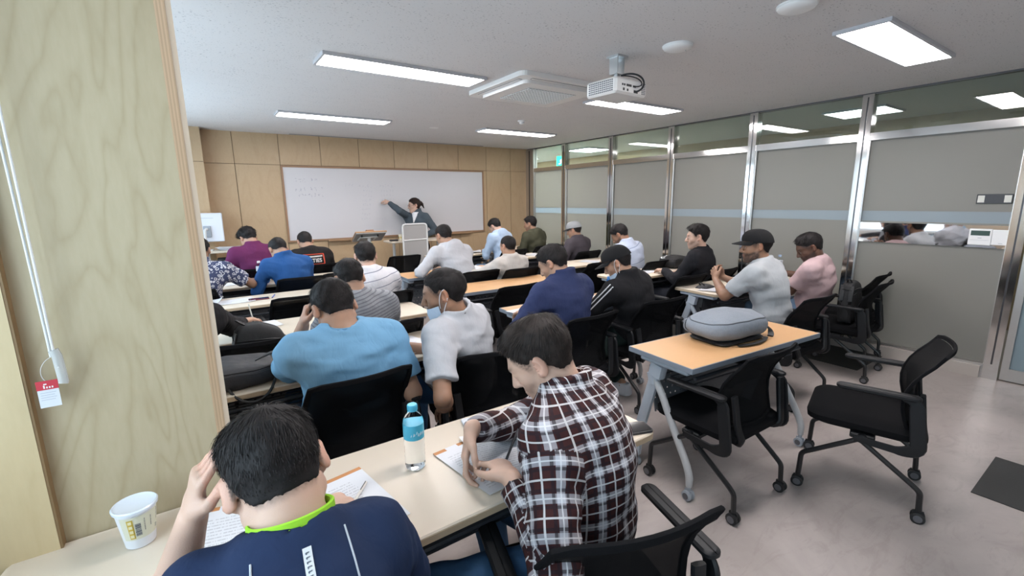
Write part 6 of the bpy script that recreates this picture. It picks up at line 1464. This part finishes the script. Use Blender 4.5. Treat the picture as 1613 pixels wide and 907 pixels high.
bottle('water bottle with white label left of the bright blue jacket', 0.495, 5.42, white_plastic, pale_label, marks=False); bottle('water bottle with pale cap between the bearded men in grey and pink', 4.93, 2.28, mat('cap_pale_blue', (0.35, 0.45, 0.62), 0.4), pale_label, marks=False)
tb = thing('tumbler', 'tall blue tumbler with a strap at the right end of the maple desk', 'tumbler', (2.80, 2.62, T))
MB().lathe([(0, 0.0), (0.030, 0.0), (0.033, 0.01), (0.034, 0.13), (0.031, 0.137), (0, 0.138)], 24).build('body', mat('tumbler_blue', (0.015, 0.12, 0.36), 0.25, metal=0.4), tb); MB().lathe([(0.031, 0.137), (0.031, 0.156), (0.027, 0.160), (0, 0.160)], 24).build('lid', mat('tumbler_lid', (0.03, 0.16, 0.42), 0.4), tb)
MB().tube(bez([(0.033, 0, 0.145), (0.065, 0.0, 0.13), (0.06, 0, 0.07), (0.036, 0, 0.08)], 10), 0.003, 6).build('strap', dark_plastic, tb)
wt = thing('white_box', 'upright white carton before the face of the navy jacket', 'box', (2.22, 2.66, T), 0.2)
MB().box(-0.035, 0.035, -0.03, 0.03, 0, 0.13, c=0.003).build('carton', mat('carton_white', (0.60, 0.63, 0.68), 0.5), wt); MB().box(-0.0355, 0.0355, -0.0305, 0.0305, 0.094, 0.098).build('blue_line', mat('carton_blue', (0.12, 0.2, 0.45), 0.5), wt)
# paper cup with lid and print
cupx, cupy = -0.200, 1.312
cu = thing('paper_cup', 'white paper cup with clear lid and yellow printed label at the left', 'cup', (cupx, cupy, T), math.radians(-75))
cw = mat('cup_white', (0.66, 0.68, 0.72), 0.5)
MB().lathe([(0, 0.004), (0.027, 0.004), (0.028, 0.0), (0.0295, 0.001), (0.040, 0.092), (0.0425, 0.094), (0.0425, 0.097), (0.039, 0.098)], 36).build('cup_body', cw, cu)
MB().lathe([(0.0405, 0.0945), (0.0445, 0.095), (0.0450, 0.101), (0.0425, 0.1035), (0.040, 0.1015), (0.037, 0.100), (0, 0.1005)], 36).build('lid', mat('cup_lid', (0.62, 0.68, 0.76), 0.15), cu)
def cup_patch(a0, a1, z0, z1, off, m, name, par):
    rr_ = lambda z: 0.0295+(z-0.001)*0.0105/0.091+off
    return MB().grid(lambda u, v: (rr_(z0+(z1-z0)*v)*math.cos(a0+(a1-a0)*u), rr_(z0+(z1-z0)*v)*math.sin(a0+(a1-a0)*u), z0+(z1-z0)*v), 14, 4).build(name, m, par)
wrap = cup_patch(math.radians(-60), math.radians(95), 0.026, 0.088, 0.0004, mat('cup_print_cream', (0.60, 0.60, 0.48), 0.5), 'printed_sleeve', cu)
yl = mat('cup_yellow', (0.50, 0.36, 0.05), 0.5); bl_ = mat('cup_ink', (0.07, 0.08, 0.12), 0.6)
cup_patch(math.radians(-38), math.radians(-20), 0.030, 0.082, 0.0008, yl, 'yellow_block', wrap)
b = MB(); rb = random.Random(8)
for k in range(4):
    z = 0.034+0.0125*k; a = math.radians(-29); R_ = 0.0295+(z+0.004)*0.115+0.0013
    b.box(-0.0003, 0.0003, -0.0035, 0.0035, z, z+0.007, M=Matrix.Rotation(a, 4, 'Z') @ Matrix.Translation((R_, 0, 0)))
b.build('yellow_windows', mat('cup_cream_light', (0.66, 0.60, 0.36), 0.5), wrap, kind='stuff')
b = MB()
for k in range(16):
    a = math.radians(-8); z = 0.036+0.0021*k
    R_ = 0.0295+z*0.1154+0.0010
    b.box(-0.0002, 0.0002, -0.0055, 0.0055, z, z+rb.choice((0.0006, 0.0010, 0.0014)), M=Matrix.Rotation(a, 4, 'Z') @ Matrix.Translation((R_, 0, 0)))
b.build('barcode', bl_, wrap, kind='stuff')
b = MB()
for a, z, h in ((12, 0.045, 0.034), (32, 0.050, 0.028), (52, 0.036, 0.010), (58, 0.036, 0.010), (60, 0.055, 0.03)):
    aa = math.radians(a)
    for j in range(int(h/0.003)):
        zz = z+j*0.003; R_ = 0.0295+zz*0.1154+0.0010; b.box(-0.0002, 0.0002, -0.0006, 0.0006, zz, zz+rb.choice((0.0012, 0.002)), M=Matrix.Rotation(aa, 4, 'Z') @ Matrix.Translation((R_, 0, 0)))
b.build('small_print', bl_, wrap, kind='stuff')
# bags
def bag(name, label, M, w, d, h, m, trim, cat='backpack', seed=1, pocket=True, piping=None, straps=True, group='bags', soft=0.0):
    loc = M.translation; t = thing(name, label, cat, loc, 0, group); R_ = M.to_3x3().to_4x4(); r = random.Random(seed)
    def surf(u, v, s=1.0):
        a = u*2*math.pi; e = (v-0.5)*math.pi; ce, se = math.cos(e), math.sin(e); p_ = 0.42+0.4*soft; c_ = lambda q, k: math.copysign(abs(q)**k, q)
        x = w/2*s*c_(math.cos(a), p_)*c_(ce, 0.45+0.55*soft); y = d/2*s*c_(math.sin(a), p_)*c_(ce, 0.45+0.55*soft); z = h/2+h/2*s*c_(se, 0.62+0.3*soft)
        nn = 0.010*float(vnoise(np.array([[x*14+seed, y*14, z*18]]))[0]); f_ = 1-0.22*max(0, x/w)*(z/h)
        return tuple(R_ @ Vector((x*(1+nn*2), y*f_, max(0, z*f_+nn))))
    bd = MB().grid(surf, 48, 24).build('bag_body', m, t)
    def ring(v, s=1.012): return [surf(k/48, v, s) for k in range(49)]
    MB().tube(ring(0.66), 0.0035, 5, caps=False).build('zip', trim, t)
    if piping: MB().tube([surf(0.04+k/48*0.45, 0.74+0.04*math.sin(k*0.4), 1.02) for k in range(49)], 0.006, 6).build('piping', piping, t)
    if pocket: MB().grid(lambda u, v: tuple(Vector(surf(0.60+0.30*u, 0.24+0.34*v, 1.06))), 16, 8, thick=0.008).build('front_pocket', m, t)
    if straps:
        for k, uu in enumerate((0.44, 0.56)):
            a = Vector(surf(uu, 0.75, 1.0)); b_ = Vector(surf(uu+0.02, 0.2, 1.03)); mid_ = (a+b_)/2+R_ @ Vector((-0.06, 0, 0.01))
            MB().tube(bez([tuple(a), tuple(mid_), tuple(b_)], 12), 1.0, 8, flat=(0.018, 0.004, (0, 0, 1))).build('shoulder_strap', trim, t)
        a = Vector(surf(0.47, 0.93, 1.0)); b_ = Vector(surf(0.53, 0.93, 1.0)); o_ = R_ @ Vector((-0.05, 0, 0.035))
        MB().tube(bez([tuple(a), tuple(a+o_), tuple(b_+o_), tuple(b_)], 12), 0.006, 6).build('grab_handle', trim, t)
    return t
bag_black = mat('bag_black_nylon', (0.022, 0.022, 0.025), 0.6, bump=0.35, bscale=30); bag_trim = mat('bag_black_trim', (0.010, 0.010, 0.011), 0.5)
gb = bag('grey_backpack', 'grey heather backpack lying on the maple desk', Mt(2.44, 1.385, T+0.015, 170), 0.47, 0.31, 0.150, mat('bag_grey_heather', (0.20, 0.225, 0.26), 0.85, vary=0.12, vscale=120, bump=0.4, bscale=26), mat('bag_grey_trim', (0.12, 0.135, 0.155), 0.7), seed=4, straps=False, soft=0.55)
s = MB(); loft_rr(s, [(-0.17, 0.19, -0.115, 0.115, 0.05, 0.0-0.015), (-0.18, 0.20, -0.125, 0.125, 0.05, -0.005), (-0.17, 0.19, -0.115, 0.115, 0.05, 0.006)]); s.build('back_padding', bag_trim, gb, rot=(0, 0, math.radians(-6)))
MB().tube(bez([(0.20, -0.06, 0.05), (0.27, -0.10, 0.06), (0.28, -0.13, 0.0), (0.23, -0.14, -0.012)], 12), 1.0, 8, flat=(0.016, 0.004, (0, 0, 1))).build('shoulder_strap', bag_trim, gb)
MB().tube(bez([(-0.10, -0.135, -0.008), (-0.02, -0.19, 0.0), (0.10, -0.18, -0.004), (0.18, -0.14, -0.008)], 12), 1.0, 8, flat=(0.012, 0.003, (0, 0, 1))).build('shoulder_strap', bag_trim, gb)
MB().tube([(0.045, -0.125, 0.085), (0.085, -0.10, 0.118)], 0.0035, 6).build('zip_pull', bag_trim, gb)
lb = bag('black_briefcase_bag', 'black laptop bag lying on the second left desk beside the wooden pier', Mt(0.05, 2.34, T, 4), 0.38, 0.28, 0.10, bag_black, bag_trim, 'bag', seed=6, straps=False)
MB().tube(bez([(0.10, -0.10, 0.115), (0.15, -0.14, 0.15), (0.20, -0.10, 0.145), (0.17, -0.04, 0.118)], 14), 1.0, 8, flat=(0.012, 0.004, (0, 0, 1))).build('carry_handle', bag_trim, lb)
MB().tube(bez([(-0.02, -0.14, 0.02), (0.02, -0.22, -0.06), (0.12, -0.24, -0.05), (0.16, -0.15, 0.03)], 16), 0.006, 6).build('hanging_strap', bag_trim, lb)
bag('round_black_backpack', 'round topped black backpack standing on the chair at the left', Mt(0.22, 2.80, 0.447, 0), 0.27, 0.17, 0.43, mat('bag_soft_black', (0.013, 0.013, 0.014), 0.75, bump=0.3, bscale=25), bag_trim, seed=8)
bag('black_duffel', 'black bag with white piping on the desk of the young man in black', Mt(4.60, 3.30, T, 10), 0.42, 0.24, 0.13, mat('bag_soft_black', (0.013, 0.013, 0.014), 0.75), bag_trim, 'bag', seed=10, piping=mat('piping_white', (0.66, 0.66, 0.66), 0.6), straps=False)
bag('dark_backpack', 'dark backpack hung behind the back of the chair next to the black track jacket', Mt(3.74, 2.33, 0.33, 0), 0.30, 0.15, 0.42, bag_black, bag_trim, seed=12)
bag('black_rucksack', 'black rucksack wedged between the man in pink and his chair back', Mt(4.53, 1.49, 0.447, 5), 0.30, 0.11, 0.37, MATS['bag_soft_black'], bag_trim, seed=14)
bag('black_shoulder_bag', 'black bag with loose straps right of the olive hoodie', Mt(4.86, 6.32, T, -10), 0.32, 0.22, 0.15, mat('bag_soft_black', (0.013, 0.013, 0.014), 0.75), bag_trim, 'bag', seed=16)
# blind cord with its safety clip and tag, left foreground
cd = thing('blind_cord', 'white looped blind cord hanging on the wooden pier with a red and white tag', 'cord', (-0.302, 1.385, 0), 0)
cord_m = mat('cord_white', (0.66, 0.67, 0.68), 0.5)
MB().tube([(-0.012, 0, CEIL-0.002), (-0.008, 0, 1.8), (0.0, 0, 1.22), (0.0, 0, 1.19)], 0.0026, 8).build('cord', cord_m, cd)
MB().tube([(0.004, -0.004, CEIL-0.002), (0.004, -0.004, 1.85), (0.006, -0.002, 1.22), (0.006, 0, 1.19)], 0.0026, 8).build('cord', cord_m, cd)
s = MB().tube([(0.006, 0, 1.205), (0.010, 0.0, 1.19), (0.0125, 0.0, 1.13), (0.0115, 0, 1.125)], 1.0, 10, flat=(0.009, 0.005, (0, 1, 0))); s.build('safety_clip', mat('clip_clear', (0.60, 0.60, 0.58), 0.2, trans=0.4), cd)
MB().lathe([(0, -0.0015), (0.0016, 0), (0, 0.0015)], 8, M=Mt(0.0095, -0.0055, 1.165)).build('clip_rivet', white_plastic, cd)
tg_ = MB().box(-0.033, 0.002, -0.0009, 0.0, 1.075, 1.116).build('warning_tag', mat('tag_white', (0.64, 0.66, 0.70), 0.6), cd)
MB().box(-0.0335, 0.0025, -0.0011, 0.0001, 1.1162, 1.137).build('red_band', mat('tag_red', (0.50, 0.03, 0.05), 0.6), tg_)
b = MB()
for q in range(4): b.box(-0.029, -0.003-0.003*(q % 2), -0.0013, -0.0009, 1.109-q*0.0055, 1.1098-q*0.0055)
b.build('tag_lines', mat('tag_ink', (0.35, 0.37, 0.45), 0.6), tg_, kind='stuff')
b = MB()
for q in range(4): b.box(-0.022+q*0.0045, -0.0195+q*0.0045, -0.0016, -0.0011, 1.1195, 1.1235+0.003*(q == 0))
b.box(-0.021, -0.016, -0.0016, -0.0011, 1.128, 1.1305)
b.build('tag_mark', white_plastic, tg_, kind='stuff')
MB().tube(bez([(0.001, 0, 1.19), (-0.022, -0.002, 1.18), (-0.026, -0.001, 1.15), (-0.017, 0, 1.137)], 12), 0.0006, 5).build('tag_loop', cord_m, cd)
# ------------------------------------------------------------------ teacher's corner
fr_white = mat('podium_frame_white', (0.62, 0.62, 0.61), 0.4)
pod = thing('mesh_stand', 'white framed stand with a grey mesh panel in front of the teacher', 'stand', (2.645, 6.36, 0), math.radians(-2))
hw = 0.185
MB().tube(corner_path([(-hw, 0, 0.03), (-hw, 0, 1.19), (hw, 0, 1.19), (hw, 0, 0.03)], 0.05, 6), 0.014, 10).build('frame', fr_white, pod)
MB().tube([(-hw, -0.002, 0.955), (hw, -0.002, 0.965)], 0.011, 8).build('cross_bar', fr_white, pod)
MB().box(-hw+0.01, hw-0.01, -0.004, 0.004, 0.42, 0.95).build('lower_panel', mat('stand_panel_grey', (0.33, 0.32, 0.31), 0.6, bump=0.2, bscale=400), pod)
MB().box(-hw+0.01, hw-0.01, -0.004, 0.004, 0.97, 1.182).build('upper_panel', mat('stand_panel_grey', (0.33, 0.32, 0.31), 0.6), pod)
for x in (-hw, hw): MB().box(x-0.018, x+0.018, -0.20, 0.20, 0, 0.03, c=0.008).build('foot', fr_white, pod)
td = thing('teacher_table', 'pale standing table with mug and snack behind the grey mesh stand', 'table', (2.76, 6.60, 0))
s = MB(); loft_rr(s, [(-0.46, 0.46, -0.17, 0.17, 0.04, 0.918), (-0.47, 0.47, -0.18, 0.18, 0.05, 0.925), (-0.47, 0.47, -0.18, 0.18, 0.05, 0.942), (-0.465, 0.465, -0.175, 0.175, 0.05, 0.945)]); s.build('tabletop', cream_top, td)
for x in (-0.36, 0.36):
    MB().tube([(x, 0, 0.03), (x, 0, 0.918)], 0.022, 10).build('leg', fr_white, td); MB().box(x-0.02, x+0.02, -0.17, 0.17, 0, 0.03, c=0.006).build('foot', fr_white, td)
mg = thing('mug', 'white and yellow paper mug on the teacher table', 'cup', (2.50, 6.56, 0.9455))
MB().lathe([(0, 0.003), (0.030, 0), (0.036, 0.09), (0.038, 0.092), (0.034, 0.092), (0.028, 0.006), (0, 0.006)], 20).build('cup_body', mat('mug_cream', (0.64, 0.60, 0.48), 0.5), mg)
for a in (200, 250, 300): MB().box(-0.0005, 0.0005, -0.008, 0.008, 0.035, 0.06, M=Matrix.Rotation(math.radians(a), 4, 'Z') @ Matrix.Translation((0.0348, 0, 0))).build('print', yl, mg)
sn = thing('bread_ring', 'brown bread ring beside the mug on the teacher table', 'bread', (2.60, 6.55, 0.9455))
MB().tube([(0.030*math.cos(a), 0, 0.042+0.030*math.sin(a)) for a in np.linspace(0, 2*math.pi, 17)], 0.012, 8, caps=False).build('ring', mat('bread_brown', (0.36, 0.20, 0.09), 0.7), sn)
bk_ = thing('black_pouch', 'flat black case left of the mug on the teacher table', 'case', (2.38, 6.54, 0.9455))
MB().box(-0.06, 0.06, -0.04, 0.04, 0, 0.022, c=0.008).build('case', dark_plastic, bk_)
lc = thing('tilting_lectern', 'small lectern with a tilted wooden top and grey underside left of the teacher', 'lectern', (1.985, 6.42, 0), math.radians(-4))
tl = Matrix.Translation((0, 0, 1.045)) @ Matrix.Rotation(math.radians(-24), 4, 'X')
MB().box(-0.215, 0.215, -0.16, 0.18, 0.0, 0.018, M=tl, c=0.003).build('wooden_top', mat('lectern_wood', (0.42, 0.24, 0.12), 0.5), lc)
MB().box(-0.205, 0.205, -0.15, 0.17, -0.012, -0.0005, M=tl).build('underside', mat('lectern_grey', (0.36, 0.36, 0.36), 0.5), lc)
for x in (-0.12, 0.10):
    MB().tube([tuple(tl @ Vector((x, -0.07, -0.02))), tuple(tl @ Vector((x-0.03, 0.06, -0.03)))], 0.008, 8).build('strut', fr_white, lc); MB().lathe([(0, -0.012), (0.014, -0.012), (0.014, 0.01), (0, 0.01)], 14, M=tl @ Matrix.Translation((x, -0.08, -0.022))).build('knob', dark_plastic, lc)
MB().tube([tuple(tl @ Vector((-0.13, -0.03, -0.025))), tuple(tl @ Vector((0.11, -0.03, -0.025)))], 0.009, 8).build('crossbar', fr_white, lc)
MB().tube([(0, 0.01, 0.03), (0, 0.01, 1.03)], 0.026, 14).build('post', fr_white, lc)
MB().box(-0.20, 0.20, -0.16, 0.18, 0, 0.03, c=0.01).build('base', fr_white, lc)
er = thing('board_eraser', 'brown board eraser lying on top of the small lectern', 'eraser', (1.97, 6.33, 1.105), 0.1)
MB().box(-0.055, 0.055, -0.022, 0.022, 0.0, 0.028, c=0.006).build('felt', mat('eraser_brown', (0.36, 0.19, 0.11), 0.8), er); MB().box(-0.052, 0.052, -0.020, 0.020, 0.0285, 0.036, c=0.003).build('grip', frame_wood, er)
ct = thing('computer_cart', 'white computer cart with a column and shelves at the front left', 'cart', (0.20, 6.78, 0))
s = MB(); loft_rr(s, [(-0.24, 0.24, -0.16, 0.16, 0.03, 0.925), (-0.25, 0.25, -0.17, 0.17, 0.04, 0.93), (-0.25, 0.25, -0.17, 0.17, 0.04, 0.95), (-0.245, 0.245, -0.165, 0.165, 0.04, 0.953)]); s.build('tabletop', mat('cart_cream', (0.56, 0.50, 0.42), 0.45), ct)
MB().box(-0.17, -0.10, -0.06, 0.06, 0.04, 0.925, c=0.01).build('column', fr_white, ct); MB().box(-0.10, 0.20, -0.14, 0.14, 0.80, 0.82, c=0.004).build('shelf', fr_white, ct); MB().box(-0.22, 0.22, -0.16, 0.16, 0.02, 0.05, c=0.01).build('base', fr_white, ct)
for x in (-0.18, 0.18): MB().lathe([(0, -0.02), (0.02, -0.02), (0.02, 0.02), (0, 0.02)], 12, M=Mt(x, 0, 0.0205, 0, 0, 90)).build('caster', black_rubber, ct)
mn = thing('monitor', 'white computer monitor seen from behind on the cart at the front left', 'monitor', (0.15, 6.80, 0.9535), math.radians(-8))
MB().box(-0.20, 0.125, 0.0, 0.035, 0.105, 0.46, c=0.008, M=Mt(0, 0, 0, 0, -6)).build('shell', mat('monitor_white', (0.62, 0.64, 0.70), 0.4), mn)
MB().box(-0.085, -0.005, -0.02, 0.002, 0.16, 0.30, c=0.006, M=Mt(0, 0, 0, 0, -6)).build('mount_plate', mat('monitor_mount', (0.30, 0.33, 0.37), 0.4), mn)
MB().box(-0.19, 0.03, -0.003, 0.0, 0.395, 0.399, M=Mt(0, 0, 0, 0, -6)).build('seam', grey_plastic, mn)
MB().tube(corner_path([(-0.045, 0.0, 0.26), (-0.06, -0.06, 0.26), (-0.075, -0.05, 0.02)], 0.03), 0.016, 10).build('arm', fr_white, mn); MB().box(-0.14, 0.0, -0.12, 0.03, 0.0, 0.012, c=0.004).build('stand_base', fr_white, mn)
for k in range(4): sheet(['top paper of the pile beside the white monitor', 'second paper of the pile beside the white monitor', 'third paper of the pile beside the white monitor', 'bottom paper of the pile beside the white monitor'][3-k], 0.33-0.01*k, 6.72+0.006*k, 0.9535+0.009*k, 10-9*k, w=0.24, h=0.17, thick=0.004, curl=0.004)
bx = thing('black_adapter', 'black cable box on the shelf of the computer cart', 'adapter', (0.24, 6.76, 0.8205)); MB().box(-0.07, 0.07, -0.05, 0.05, 0, 0.035, c=0.01).build('case', dark_plastic, bx)
